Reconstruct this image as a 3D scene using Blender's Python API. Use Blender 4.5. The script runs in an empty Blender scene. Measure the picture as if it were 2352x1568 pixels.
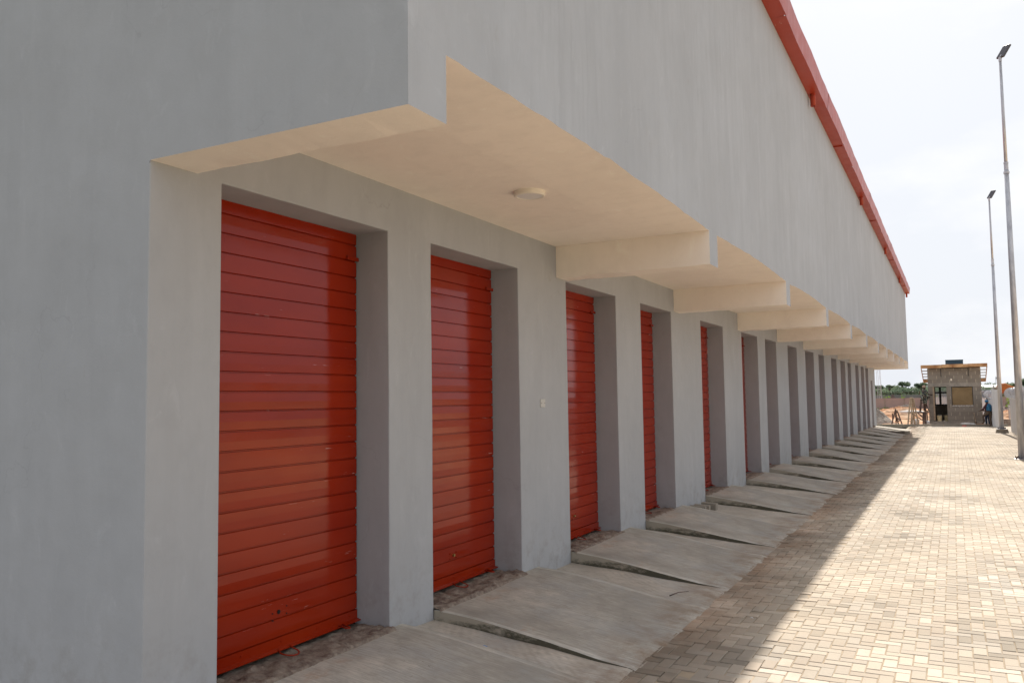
import bpy, bmesh, math, random
import numpy as np
from mathutils import Vector, Matrix, noise
random.seed(7); np.random.seed(7)
R = math.radians
scene = bpy.context.scene
COL = scene.collection

# ------------------------------------------------------------------ camera
CAM = (3.542, -2.802, 1.80)
yaw, pitch, roll, FPX = 0.4868, 0.0692, -0.0143, 1907.7
fw = Vector((-math.sin(yaw)*math.cos(pitch), math.cos(yaw)*math.cos(pitch), math.sin(pitch)))
rt = Vector((math.cos(yaw), math.sin(yaw), 0)); up = rt.cross(fw)
cr, sr = math.cos(roll), math.sin(roll)
rt2 = cr*rt + sr*up; up2 = -sr*rt + cr*up
cd = bpy.data.cameras.new('camera'); cam = bpy.data.objects.new('camera', cd); COL.objects.link(cam)
cam.matrix_world = Matrix(((rt2.x, up2.x, -fw.x, CAM[0]), (rt2.y, up2.y, -fw.y, CAM[1]), (rt2.z, up2.z, -fw.z, CAM[2]), (0, 0, 0, 1)))
cd.sensor_width = 36; cd.lens = FPX/2352*36; cd.clip_start = 0.05; cd.clip_end = 4000
scene.camera = cam

# ------------------------------------------------------------------ world, sun, exposure
SUN = Vector((-0.44, 9.2, 7.0)).normalized()
EL = math.asin(SUN.z); AZ = math.atan2(SUN.x, SUN.y)
w = bpy.data.worlds.new('World'); scene.world = w; w.use_nodes = True
nt = w.node_tree; nt.nodes.clear()
def wn(t): return nt.nodes.new(t)
sky = wn('ShaderNodeTexSky'); sky.sky_type = 'NISHITA'; sky.sun_disc = False
sky.sun_elevation = EL; sky.sun_rotation = AZ; sky.air_density = 1.0; sky.dust_density = 3.5; sky.ozone_density = 1.0
tc = wn('ShaderNodeTexCoord'); mp = wn('ShaderNodeMapping'); mp.inputs['Scale'].default_value = (1, 1, 2.2)
mp.inputs['Location'].default_value = (0.35, 0.1, 0.2)
no = wn('ShaderNodeTexNoise'); no.inputs['Scale'].default_value = 3.0; no.inputs['Detail'].default_value = 9; no.inputs['Roughness'].default_value = .56
rp = wn('ShaderNodeValToRGB'); rp.color_ramp.elements[0].position = .50; rp.color_ramp.elements[1].position = .66
mxs = wn('ShaderNodeMix'); mxs.data_type = 'RGBA'
veil = wn('ShaderNodeMix'); veil.data_type = 'RGBA'; veil.inputs[0].default_value = .955; veil.inputs[7].default_value = (6.9, 7.25, 7.85, 1)
bg = wn('ShaderNodeBackground'); bg.inputs['Strength'].default_value = 0.053
out = wn('ShaderNodeOutputWorld')
L = nt.links.new
L(tc.outputs['Generated'], mp.inputs['Vector']); L(mp.outputs[0], no.inputs['Vector']); L(no.outputs['Fac'], rp.inputs[0])
L(sky.outputs[0], veil.inputs[6]); L(veil.outputs[2], mxs.inputs[6]); mxs.inputs[7].default_value = (8.5, 8.55, 8.65, 1)
L(rp.outputs[0], mxs.inputs[0]); L(mxs.outputs[2], bg.inputs['Color']); L(bg.outputs[0], out.inputs['Surface'])

sd = bpy.data.lights.new('sun', 'SUN'); sd.energy = 3.25; sd.angle = R(.55); sd.color = (1.0, .93, .83)
so = bpy.data.objects.new('sun', sd); COL.objects.link(so)
so.rotation_euler = SUN.to_track_quat('Z', 'Y').to_euler(); so.location = (0, 30, 40)
vs = scene.view_settings; vs.view_transform = 'Standard'; vs.look = 'None'; vs.gamma = 1; vs.exposure = 1.2; vs.use_curve_mapping = False

# ------------------------------------------------------------------ material helpers
def mat(name, col, rough=.8, metal=0, spec=.3):
    m = bpy.data.materials.new(name); m.use_nodes = True
    b = m.node_tree.nodes['Principled BSDF']
    b.inputs['Base Color'].default_value = (*col, 1); b.inputs['Roughness'].default_value = rough
    b.inputs['Metallic'].default_value = metal; b.inputs['Specular IOR Level'].default_value = spec
    return m
class N:
    """small node graph helper"""
    def __init__(s, m): s.m = m; s.t = m.node_tree; s.b = s.t.nodes['Principled BSDF']; s.c = s.t.nodes.new('ShaderNodeTexCoord')
    def n(s, t, **k):
        x = s.t.nodes.new(t)
        for a, v in k.items(): setattr(x, a, v)
        return x
    def l(s, a, b): s.t.links.new(a, b)
    def map(s, scale, src='Object', rot=(0, 0, 0)):
        x = s.n('ShaderNodeMapping'); x.inputs['Scale'].default_value = scale; x.inputs['Rotation'].default_value = rot
        s.l(s.c.outputs[src], x.inputs['Vector']); return x.outputs[0]
    def noise(s, scale, vec=None, detail=4, rough=.55, dist=0):
        x = s.n('ShaderNodeTexNoise'); x.inputs['Scale'].default_value = scale; x.inputs['Detail'].default_value = detail
        x.inputs['Roughness'].default_value = rough; x.inputs['Distortion'].default_value = dist
        s.l(vec if vec is not None else s.c.outputs['Object'], x.inputs['Vector']); return x.outputs['Fac']
    def ramp(s, f, p0, p1, c0=(0, 0, 0, 1), c1=(1, 1, 1, 1)):
        x = s.n('ShaderNodeValToRGB'); e = x.color_ramp.elements
        e[0].position = p0; e[1].position = p1; e[0].color = c0 if len(c0) == 4 else (*c0, 1); e[1].color = c1 if len(c1) == 4 else (*c1, 1)
        s.l(f, x.inputs[0]); return x.outputs[0]
    def mix(s, f, a, b, mode='MIX'):
        x = s.n('ShaderNodeMix', data_type='RGBA', blend_type=mode)
        if isinstance(f, (int, float)): x.inputs[0].default_value = f
        else: s.l(f, x.inputs[0])
        for i, v in ((6, a), (7, b)):
            if isinstance(v, tuple): x.inputs[i].default_value = v if len(v) == 4 else (*v, 1)
            else: s.l(v, x.inputs[i])
        return x.outputs[2]
    def math(s, op, a, b=0, c=0):
        x = s.n('ShaderNodeMath', operation=op)
        for i, v in enumerate((a, b, c)):
            if isinstance(v, (int, float)): x.inputs[i].default_value = v
            else: s.l(v, x.inputs[i])
        return x.outputs[0]
    def sep(s, vec=None):
        x = s.n('ShaderNodeSeparateXYZ'); s.l(vec if vec is not None else s.c.outputs['Object'], x.inputs[0]); return x.outputs
    def col(s, v): s.l(v, s.b.inputs['Base Color'])
    def bump(s, h, strength=.3, dist=.01, prev=None):
        x = s.n('ShaderNodeBump'); x.inputs['Strength'].default_value = strength; x.inputs['Distance'].default_value = dist
        s.l(h, x.inputs['Height'])
        if prev is not None: s.l(prev, x.inputs['Normal'])
        return x.outputs[0]
    def nrm(s, v): s.l(v, s.b.inputs['Normal'])
    def rough(s, v): s.l(v, s.b.inputs['Roughness'])

def plaster(name, base, streak=.25, stain=.3, stcol=(.30, .25, .18), fine=.5, marks=False):
    m = mat(name, base, .78, 0, .25); g = N(m)
    msk = g.ramp(g.noise(.7, g.map((1, 1, .6)), 4, .6), .38, .62)
    st = g.noise(1.0, g.map((2.6, 2.6, .30)), 6, .62, .6)
    st2 = g.noise(1.0, g.map((9, 9, .7)), 7, .72, 1.4)
    bl = g.noise(.9, None, 6, .6); bl2 = g.noise(5.5, g.map((1, 1, .6)), 7, .68)
    c = g.mix(g.ramp(st, .30, .70), tuple(x*(1-streak*.4) for x in base), tuple(min(1, x*(1+streak*.25)) for x in base))
    c = g.mix(g.math('MULTIPLY', g.math('MULTIPLY', g.ramp(st2, .50, .74), msk), fine), c, tuple(x*(1-streak*1.1) for x in base))
    c = g.mix(g.math('MULTIPLY', g.ramp(bl, .40, .68), .5), c, tuple(x*.90 for x in base))
    c = g.mix(g.math('MULTIPLY', g.ramp(bl2, .48, .66), .35), c, tuple(x*.86 for x in base))
    c = g.mix(g.math('MULTIPLY', g.ramp(g.noise(7, g.map((1, 1, .45), rot=(.3, .2, 0)), 6, .72, .8), .58, .72), .35), c, tuple(min(1, x*1.22) for x in base))
    sp = g.noise(3.0, g.map((1, 1, .7)), 8, .7)
    c = g.mix(g.math('MULTIPLY', g.ramp(sp, .64, .76), stain), c, stcol)
    z_ = g.sep()[2]
    if marks:
        c = g.mix(g.math('MULTIPLY', g.ramp(g.noise(1.0, g.map((26, 1.3, 26)), 5, .7, .5), .66, .70), .5), c, (.93, .87, .76))
        c = g.mix(g.math('MULTIPLY', g.ramp(g.noise(2.2, None, 6, .65), .55, .7), .2), c, (.74, .66, .57))
    else:   # splashed dirt and scuffs low on the wall, hairline cracks in the skim coat
        lo = g.math('SUBTRACT', 1.0, g.math('MULTIPLY', z_, 1.3))
        c = g.mix(g.math('MULTIPLY', g.math('MAXIMUM', lo, 0.0), g.ramp(g.noise(6, None, 7, .7), .48, .66)), c, (base[0]*.72, base[1]*.68, base[2]*.62))
        vo = g.n('ShaderNodeTexVoronoi', feature='DISTANCE_TO_EDGE'); vo.inputs['Scale'].default_value = .55
        mx_ = g.n('ShaderNodeVectorMath', operation='ADD'); nn_ = g.n('ShaderNodeTexNoise'); nn_.inputs['Scale'].default_value = 2.2; nn_.inputs['Detail'].default_value = 7
        g.l(g.c.outputs['Object'], nn_.inputs['Vector']); g.l(g.c.outputs['Object'], mx_.inputs[0]); g.l(nn_.outputs['Color'], mx_.inputs[1]); g.l(mx_.outputs[0], vo.inputs['Vector'])
        cr_ = g.math('MULTIPLY', g.ramp(vo.outputs['Distance'], .0015, .004, (1, 1, 1, 1), (0, 0, 0, 1)), g.ramp(g.noise(.9, None, 3), .54, .60))
        c = g.mix(g.math('MULTIPLY', cr_, .28), c, tuple(x*.6 for x in base))
    g.col(c)
    b1 = g.bump(g.noise(1.1, None, 3), .5, .05)
    b2 = g.bump(g.noise(75, None, 5, .7), .25, .003, b1)
    b3 = g.bump(g.noise(9, g.map((1, 1, .8)), 4, .6), .25, .010, b2)
    g.nrm(b3); g.rough(g.ramp(bl, .3, .7, (.62,)*3, (.85,)*3))
    return m
M = {}
M['grey'] = plaster('grey_paint_plaster', (.380, .390, .408), .16, .40, (.26, .22, .16), .25)
M['fascia'] = plaster('weathered_grey_paint', (.372, .396, .432), .20, .26, (.24, .21, .17), .8)
M['cream'] = plaster('cream_paint', (.91, .825, .735), .03, .30, (.90, .83, .70), .1, True)
def red_paint(name, gloss=.33, cols=((.235, .0135, .0022), (.285, .021, .003)), spec=.28):
    m = mat(name, cols[0], gloss, 0, spec); g = N(m)
    big = g.noise(1.2, g.map((1, 1, 3)), 3)
    c = g.mix(g.ramp(big, .3, .7), cols[0], cols[1])
    sc = g.noise(1.0, g.map((40, 5, 150)), 4, .65)
    sel = g.noise(1.0, g.map((3, 1.2, 9)), 2)
    f = g.math('MULTIPLY', g.ramp(sc, .66, .69), g.ramp(sel, .60, .64))
    c = g.mix(f, c, (.50, .40, .36)); g.col(c)
    b = g.bump(g.noise(1.1, g.map((1, 1, 2)), 2), .35, .006)
    b2 = g.bump(g.noise(110, None, 3, .5), .10, .0006, b)
    g.nrm(b2); g.rough(g.ramp(g.noise(5, None, 4), .3, .75, (gloss-.04,)*3, (gloss+.08,)*3))
    return m
M['red'] = red_paint('red_gloss_paint', .12)
M['redgut'] = red_paint('red_sheet_metal', .36, ((.31, .032, .012), (.36, .042, .017)), .3)
M['dark'] = mat('gap_shade_black', (.012, .011, .010), .9)  # near-black that paints the shade inside slots, holes and gaps
M['brass'] = mat('brass', (.45, .34, .14), .35, 1)
M['rust'] = mat('rusty_steel', (.10, .05, .03), .75, .2)

def concrete(name, base, orange=.25, arc=.3, rot=.12):
    m = mat(name, base, .88, 0, .2); g = N(m)
    a = g.noise(1.1, None, 7, .62); b = g.noise(6, None, 7, .68)
    c = g.mix(g.ramp(a, .36, .64), tuple(x*.66 for x in base), tuple(x*1.2 for x in base))
    c = g.mix(g.math('MULTIPLY', g.ramp(g.noise(1.9, g.map((1, 1, 1), rot=(0, 0, 2)), 6, .6), .48, .66), .6), c, (base[1]*.86, base[1]*.86, base[1]*.84))
    c = g.mix(g.ramp(b, .50, .72), c, tuple(x*.74 for x in base))
    c = g.mix(g.math('MULTIPLY', g.ramp(g.noise(2.3, g.map((1, .6, 1)), 7, .7), .60, .70), orange), c, (.40, .22, .12))
    wv = g.n('ShaderNodeTexWave', wave_type='RINGS', rings_direction='SPHERICAL', wave_profile='SIN')
    mp_ = g.n('ShaderNodeMapping'); mp_.inputs['Location'].default_value = (-2.6, .9, 0); mp_.inputs['Scale'].default_value = (1, 1, 0)
    sx_ = g.sep(); fr_ = g.math('PINGPONG', sx_[1], 1.45); cb_ = g.n('ShaderNodeCombineXYZ'); g.l(sx_[0], cb_.inputs[0]); g.l(fr_, cb_.inputs[1])
    g.l(cb_.outputs[0], mp_.inputs['Vector']); g.l(mp_.outputs[0], wv.inputs['Vector'])
    wv.inputs['Scale'].default_value = 5.5; wv.inputs['Distortion'].default_value = 3.0; wv.inputs['Detail'].default_value = 4; wv.inputs['Detail Scale'].default_value = 1.6
    lines = g.noise(1.0, g.map((6, 80, 10), rot=(0, 0, rot)), 6, .72, .5)
    c = g.mix(g.math('MULTIPLY', g.ramp(lines, .42, .60), .55), c, tuple(x*.55 for x in base))
    c = g.mix(g.math('MULTIPLY', g.math('MULTIPLY', wv.outputs['Fac'], g.ramp(b, .4, .6)), arc), c, tuple(x*.62 for x in base))
    c = g.mix(g.math('MULTIPLY', g.ramp(g.noise(28, None, 4, .7), .66, .72), .7), c, (.13, .11, .09))
    ex = g.math('MULTIPLY', g.math('SUBTRACT', g.sep()[0], 1.15), 2.6)
    c = g.mix(g.math('MULTIPLY', g.math('MINIMUM', g.math('MAXIMUM', ex, 0.0), 1.0), g.ramp(g.noise(2.6, None, 7, .72), .42, .64)), c, (.25, .18, .125))
    g.col(c)
    n1 = g.bump(lines, .7, .010); n2 = g.bump(g.noise(35, None, 6, .7), .4, .008, n1)
    n3 = g.bump(g.noise(3.5, None, 3), .5, .03, n2); g.nrm(n3)
    return m
M['ramp'] = concrete('ramp_concrete', (.48, .44, .38), .45, .12)
M['apron'] = concrete('apron_concrete', (.56, .50, .425), .22, .55, .5)
M['mortar'] = mat('rough_mortar', (.30, .25, .20), .95, 0, .1)
g = N(M['mortar'])
c = g.mix(g.ramp(g.noise(14, None, 7, .7), .35, .7), (.17, .12, .10), (.44, .38, .31)); g.col(c)
g.nrm(g.bump(g.noise(26, None, 8, .75), .9, .03))
def rampside():
    m = mat('ramp_side_concrete', (.3, .26, .21), .9, 0, .2); g = N(m)
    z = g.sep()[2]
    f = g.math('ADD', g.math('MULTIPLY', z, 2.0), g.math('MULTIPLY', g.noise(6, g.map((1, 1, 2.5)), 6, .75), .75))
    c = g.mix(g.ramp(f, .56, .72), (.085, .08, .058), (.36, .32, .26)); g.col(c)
    g.nrm(g.bump(g.noise(40, None, 6, .7), .5, .01)); return m
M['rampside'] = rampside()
M['rampedge'] = concrete('trowelled_ramp_margin', (.62, .58, .51), .2, .05)

def paver():
    m = mat('clay_beige_pavers', (.42, .36, .29), .9, 0, .15); g = N(m)
    at = g.n('ShaderNodeAttribute'); at.attribute_name = 'tone'
    r = g.n('ShaderNodeValToRGB'); e = r.color_ramp.elements
    e[0].position = 0; e[0].color = (.27, .235, .19, 1); e[1].position = 1; e[1].color = (.59, .515, .43, 1)
    for p, cc in ((.15, (.35, .305, .25, 1)), (.4, (.425, .36, .29, 1)), (.62, (.40, .36, .305, 1)), (.82, (.475, .415, .335, 1))):
        k = e.new(p); k.color = cc
    g.l(at.outputs['Fac'], r.inputs[0])
    pos = g.sep()
    big = g.noise(.55, None, 5, .6)
    c = g.mix(g.math('MULTIPLY', g.ramp(big, .40, .66), .55), r.outputs[0], (.56, .47, .36))
    med = g.noise(2.2, None, 6, .65)
    c = g.mix(g.math('MULTIPLY', g.ramp(med, .52, .72), .35), c, (.30, .245, .19))
    # red laterite dust washed along the ramp edge
    ed = g.math('SUBTRACT', 1.0, g.math('MULTIPLY', g.math('SUBTRACT', pos[0], 1.5), 1.6))
    f = g.math('MULTIPLY', g.math('MAXIMUM', ed, 0.0), g.ramp(g.noise(1.3, None, 6, .7), .36, .60))
    c = g.mix(g.math('MULTIPLY', g.math('MINIMUM', f, 1.0), .8), c, (.34, .19, .105))
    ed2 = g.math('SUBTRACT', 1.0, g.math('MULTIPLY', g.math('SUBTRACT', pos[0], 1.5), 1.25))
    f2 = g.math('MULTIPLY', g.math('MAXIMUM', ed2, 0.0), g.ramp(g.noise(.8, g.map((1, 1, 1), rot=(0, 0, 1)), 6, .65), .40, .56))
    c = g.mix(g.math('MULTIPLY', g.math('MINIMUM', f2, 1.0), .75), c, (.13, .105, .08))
    sp = g.noise(46, None, 4, .75)
    c = g.mix(g.math('MULTIPLY', g.ramp(sp, .55, .75), .35), c, (.25, .2, .15))
    g.col(c)
    n1 = g.bump(g.noise(70, None, 5, .7), .5, .003); n2 = g.bump(g.noise(13, None, 4), .2, .005, n1); g.nrm(n2)
    return m
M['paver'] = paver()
def dusty(name, a, b, sc=3, bumpd=.02, det=8):
    m = mat(name, a, .95, 0, .1); g = N(m)
    g.col(g.mix(g.ramp(g.noise(sc, None, det, .65), .36, .66), a, b)); g.nrm(g.bump(g.noise(sc*9, None, 6, .7), .7, bumpd)); return m
M['joint'] = dusty('joint_sand', (.27, .215, .155), (.46, .375, .275), 2, .003)
M['later'] = dusty('laterite_soil', (.42, .185, .085), (.52, .38, .26), .35, .05)
M['bouncesoil'] = dusty('sandy_bounce_soil', (.66, .48, .31), (.72, .56, .38), .35, .05)  # lightened so the unseen soil throws warm light on facade and soffit
M['sandgrey'] = dusty('grey_sand', (.22, .19, .165), (.36, .32, .28), 2.0, .06)
M['plain'] = dusty('plain', (.16, .13, .06), (.10, .12, .045), .02, .05)
M['kerb'] = dusty('kerb_concrete', (.33, .29, .24), (.22, .20, .17), 2.5, .01)
M['galv'] = mat('galvanised_steel', (.50, .50, .53), .45, .55); g = N(M['galv'])
g.col(g.mix(g.ramp(g.noise(3, g.map((4, 4, .7)), 6, .65), .35, .68), (.36, .36, .39), (.58, .58, .60)))
M['white'] = mat('white_corrugated_steel', (.62, .63, .66), .45, .1); g = N(M['white'])
g.col(g.mix(g.ramp(g.noise(2, g.map((3, 3, .5)), 6, .6), .35, .7), (.52, .53, .56), (.68, .69, .71)))
M['wire'] = mat('razor_wire', (.45, .46, .50), .4, .6)
def wood(name, a, b, s=(2, 2, 14)):
    m = mat(name, a, .75, 0, .25); g = N(m)
    g.col(g.mix(g.ramp(g.noise(1.0, g.map(s), 5, .6, .6), .35, .65), a, b)); g.nrm(g.bump(g.noise(1, g.map(tuple(x*6 for x in s)), 4), .3, .004)); return m
M['fascwood'] = wood('orange_timber', (.24, .10, .04), (.60, .38, .20), (1.3, 2, 1.5))
M['oldwood'] = wood('weathered_timber', (.30, .22, .15), (.42, .33, .24))
M['darkwood'] = wood('dark_timber', (.07, .05, .045), (.14, .10, .085))
M['ply'] = wood('plywood_board', (.19, .13, .065), (.27, .19, .10), (.9, 1, 2.2))
def blocks():
    m = mat('sandcrete_blocks', (.28, .25, .22), .93, 0, .1); g = N(m)
    s = g.sep(); cb = g.n('ShaderNodeCombineXYZ')
    g.l(g.math('ADD', s[0], s[1]), cb.inputs[0]); g.l(s[2], cb.inputs[1])
    br = g.n('ShaderNodeTexBrick'); g.l(cb.outputs[0], br.inputs['Vector'])
    br.inputs['Scale'].default_value = 1; br.inputs['Brick Width'].default_value = .44; br.inputs['Row Height'].default_value = .235
    br.inputs['Mortar Size'].default_value = .018; br.inputs['Mortar Smooth'].default_value = .3; br.inputs['Bias'].default_value = -.1
    br.inputs['Color1'].default_value = (.25, .222, .19, 1); br.inputs['Color2'].default_value = (.195, .172, .146, 1); br.inputs['Mortar'].default_value = (.215, .19, .163, 1)
    rowp = g.math('ABSOLUTE', g.math('SUBTRACT', g.math('FRACT', g.math('DIVIDE', s[2], .235)), .5)); vert = g.ramp(rowp, .36, .44, (1, 1, 1, 1), (0, 0, 0, 1))
    vj = g.math('MULTIPLY', g.math('MULTIPLY', br.outputs['Fac'], vert), g.ramp(g.noise(2.1, None, 4), .36, .50))
    nz = g.noise(5, None, 7, .7)
    c = g.mix(g.math('MULTIPLY', g.ramp(nz, .5, .7), .5), g.mix(vj, br.outputs['Color'], (.42, .38, .31)), (.30, .265, .22)); g.col(c)
    g.nrm(g.bump(g.noise(30, None, 6, .7), .6, .02)); return m
M['block'] = blocks()
M['lintel'] = dusty('lintel_concrete', (.22, .20, .175), (.36, .33, .29), 2.5, .02)
M['black'] = mat('black_frame', (.02, .022, .025), .4)
M['glass'] = mat('window_glass', (.62, .68, .70), .06, 0, .5); M['glass'].node_tree.nodes['Principled BSDF'].inputs['Alpha'].default_value = .35
M['crate'] = mat('dark_blue_steel', (.05, .085, .12), .5, .3)
M['perim'] = dusty('pinkish_wall', (.36, .27, .24), (.29, .22, .20), .8, .02)
M['greywall'] = dusty('grey_wall', (.15, .145, .14), (.24, .23, .22), .6, .02)
M['plas'] = mat('bucket_plastic', (.52, .44, .27), .6)
M['bag'] = dusty('white_sacking', (.62, .60, .58), (.72, .70, .68), 5, .03)
M['bagred'] = mat('red_print', (.65, .12, .10), .7)
M['skin'] = mat('brown_skin', (.055, .028, .018), .55)
def cloth(n, a, b, sc=30):
    m = mat(n, a, .9, 0, .1); g = N(m); g.col(g.mix(g.ramp(g.noise(sc, None, 2), .5, .54), a, b)); return m
M['pattern'] = cloth('dark_patterned_cloth', (.02, .028, .04), (.20, .21, .16), 16)
M['hat'] = cloth('beige_cap', (.33, .25, .19), (.40, .31, .25), 12)
M['blue'] = cloth('blue_vest', (.03, .12, .24), (.055, .17, .30), 14)
M['brown'] = cloth('brown_trousers', (.10, .075, .06), (.13, .10, .08), 10)
M['maroon'] = cloth('maroon_shirt', (.07, .03, .035), (.09, .04, .045), 10)
M['navy'] = cloth('navy_trousers', (.018, .03, .06), (.03, .045, .08), 10)
M['drum'] = dusty('orange_drum_paint', (.42, .14, .04), (.30, .10, .04), 2, .02)
M['roofblue'] = mat('blue_grey_roof', (.10, .15, .18), .6)
M['bluesheet'] = mat('blue_sheet', (.03, .13, .20), .6)
M['bark'] = mat('bark', (.13, .10, .08), .9)
M['lamp'] = mat('lamp_glass', (.75, .72, .70), .35)
M['lampwhite'] = mat('white_plastic', (.78, .72, .63), .5)
def foliage(n, a, b):
    m = mat(n, a, .7, 0, .15); g = N(m); at = g.n('ShaderNodeAttribute'); at.attribute_name = 'tone'
    c = g.mix(at.outputs['Fac'], a, b); g.col(c)
    tr = g.n('ShaderNodeBsdfTranslucent'); g.l(c, tr.inputs['Color']); mx = g.n('ShaderNodeMixShader'); mx.inputs[0].default_value = .4
    o = [x for x in g.t.nodes if x.type == 'OUTPUT_MATERIAL'][0]
    g.l(g.b.outputs[0], mx.inputs[1]); g.l(tr.outputs[0], mx.inputs[2]); g.l(mx.outputs[0], o.inputs['Surface']); return m
M['leafd'] = foliage('hazed_foliage', (.10, .14, .095), (.17, .215, .135))  # distance haze is mixed into these muted, paler leaf colours
M['leafl'] = foliage('pale_foliage', (.085, .13, .060), (.20, .26, .14))
M['leafg'] = foliage('bright_weeds', (.12, .22, .03), (.22, .33, .06))

# ------------------------------------------------------------------ mesh helpers
class MB:
    def __init__(s): s.v = []; s.f = []; s.mi = []
    def quad(s, pts, mi=0):
        i = len(s.v); s.v += [tuple(p) for p in pts]; s.f.append(tuple(range(i, i+len(pts)))); s.mi.append(mi)
    def box(s, x0, x1, y0, y1, z0, z1, mi=0):
        i = len(s.v); s.v += [(x0, y0, z0), (x1, y0, z0), (x1, y1, z0), (x0, y1, z0), (x0, y0, z1), (x1, y0, z1), (x1, y1, z1), (x0, y1, z1)]
        for q in ((0, 3, 2, 1), (4, 5, 6, 7), (0, 1, 5, 4), (1, 2, 6, 5), (2, 3, 7, 6), (3, 0, 4, 7)): s.f.append(tuple(i+k for k in q)); s.mi.append(mi)
    def bar(s, a, b, wx, wy=None, mi=0):
        wy = wy or wx; a = Vector(a); b = Vector(b); d = (b-a).normalized()
        u = d.cross(Vector((0, 0, 1)));
        if u.length < .05: u = d.cross(Vector((0, 1, 0)))
        u.normalize(); v = d.cross(u); i = len(s.v)
        for c in (a, b):
            for sx, sy in ((-1, -1), (1, -1), (1, 1), (-1, 1)): s.v.append(tuple(c+u*sx*wx/2+v*sy*wy/2))
        for q in ((3, 2, 1, 0), (4, 5, 6, 7), (0, 1, 5, 4), (1, 2, 6, 5), (2, 3, 7, 6), (3, 0, 4, 7)): s.f.append(tuple(i+k for k in q)); s.mi.append(mi)
    def tube(s, pts, rad, n=8, mi=0, cap=True):
        pts = [Vector(p) for p in pts]; i0 = len(s.v); prev = None
        for k, p in enumerate(pts):
            d = (pts[min(k+1, len(pts)-1)]-pts[max(k-1, 0)]).normalized()
            if prev is None:
                u = d.cross(Vector((0, 0, 1)));
                if u.length < .05: u = d.cross(Vector((0, 1, 0)))
            else: u = prev - d*prev.dot(d)
            u.normalize(); prev = u; v = d.cross(u); r = rad[k] if isinstance(rad, (list, tuple)) else rad
            for j in range(n): t = 2*math.pi*j/n; s.v.append(tuple(p+u*math.cos(t)*r+v*math.sin(t)*r))
        for k in range(len(pts)-1):
            for j in range(n):
                a = i0+k*n+j; b = i0+k*n+(j+1) % n; s.f.append((a, b, b+n, a+n)); s.mi.append(mi)
        if cap:
            s.f.append(tuple(i0+j for j in reversed(range(n)))); s.mi.append(mi)
            s.f.append(tuple(i0+(len(pts)-1)*n+j for j in range(n))); s.mi.append(mi)
    def lathe(s, c, prof, n=24, mi=0):
        i0 = len(s.v)
        for r, z in prof:
            for j in range(n): t = 2*math.pi*j/n; s.v.append((c[0]+r*math.cos(t), c[1]+r*math.sin(t), c[2]+z))
        for k in range(len(prof)-1):
            for j in range(n): a = i0+k*n+j; b = i0+k*n+(j+1) % n; s.f.append((a, b, b+n, a+n)); s.mi.append(mi)
    def build(s, name, mats, parent=None, smooth=False, recalc=False, bevel=0):
        me = bpy.data.meshes.new(name); me.from_pydata(s.v, [], s.f)
        if not isinstance(mats, (list, tuple)): mats = [mats]
        for m in mats: me.materials.append(m)
        me.polygons.foreach_set('material_index', s.mi)
        if smooth: me.polygons.foreach_set('use_smooth', [True]*len(s.f))
        me.update()
        if recalc:
            bm = bmesh.new(); bm.from_mesh(me); bmesh.ops.recalc_face_normals(bm, faces=bm.faces); bm.to_mesh(me); bm.free()
        o = bpy.data.objects.new(name, me); COL.objects.link(o)
        if parent is not None: o.parent = parent
        if bevel:
            b = o.modifiers.new('bevel', 'BEVEL'); b.width = bevel; b.segments = 2; b.limit_method = 'ANGLE'
        return o
def tag(o, label=None, cat=None, group=None, kind=None):
    if label: o['label'] = label
    if cat: o['category'] = cat
    if group: o['group'] = group
    if kind: o['kind'] = kind
    return o
def empty(name, loc, label, cat, group=None, rz=0):
    o = bpy.data.objects.new(name, None); COL.objects.link(o); o.location = loc; o.rotation_euler = (0, 0, rz); o.empty_display_size = .2
    return tag(o, label, cat, group)
def copy_tree(o, parent=None):
    c = o.copy(); COL.objects.link(c); c.parent = parent
    for ch in list(o.children): copy_tree(ch, c)
    return c
ORD = ['first', 'second', 'third', 'fourth', 'fifth', 'sixth', 'seventh', 'eighth', 'ninth', 'tenth', 'eleventh', 'twelfth', 'thirteenth', 'fourteenth', 'fifteenth', 'sixteenth', 'seventeenth']

# ------------------------------------------------------------------ ground
b = MB(); b.quad([(-900, -300, -.30), (900, -300, -.30), (900, 1500, -.30), (-900, 1500, -.30)])
tag(b.build('ground', M['plain']), 'flat scrub land reaching to the horizon', 'ground', kind='structure')
# joint sand bed under the pavers

def grid_mesh(name, x0, x1, nx, y0, y1, ny, zf, mt, parent=None, smooth=True):
    v = []; f = []
    for j in range(ny+1):
        for i in range(nx+1):
            x = x0+(x1-x0)*i/nx; y = y0+(y1-y0)*j/ny; v.append((x, y, zf(x, y)))
    for j in range(ny):
        for i in range(nx): a = j*(nx+1)+i; f.append((a, a+1, a+nx+2, a+nx+1))
    me = bpy.data.meshes.new(name); me.from_pydata(v, [], f); me.materials.append(mt)
    if smooth: me.polygons.foreach_set('use_smooth', [True]*len(f))
    o = bpy.data.objects.new(name, me); COL.objects.link(o); o.parent = parent; return o
def nz(x, y, z=0, s=1): return noise.noise(Vector((x*s, y*s, z)))
def settle(x, y): return .006*math.sin(x*1.7+math.sin(y*.9)*1.3)*math.sin(y*.63+.4)
tag(grid_mesh('paving_bed', 1.3, 7.4, 62, -12, 48.2, 400, lambda x, y: -.0042-.005*max(0, min(1, (2.4-x)/.5))+settle(x, y)+.0022*nz(x, y, 2, 1.4), M['joint']), 'sandy bed in the joints between the pavers', 'paving', kind='structure')
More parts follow.
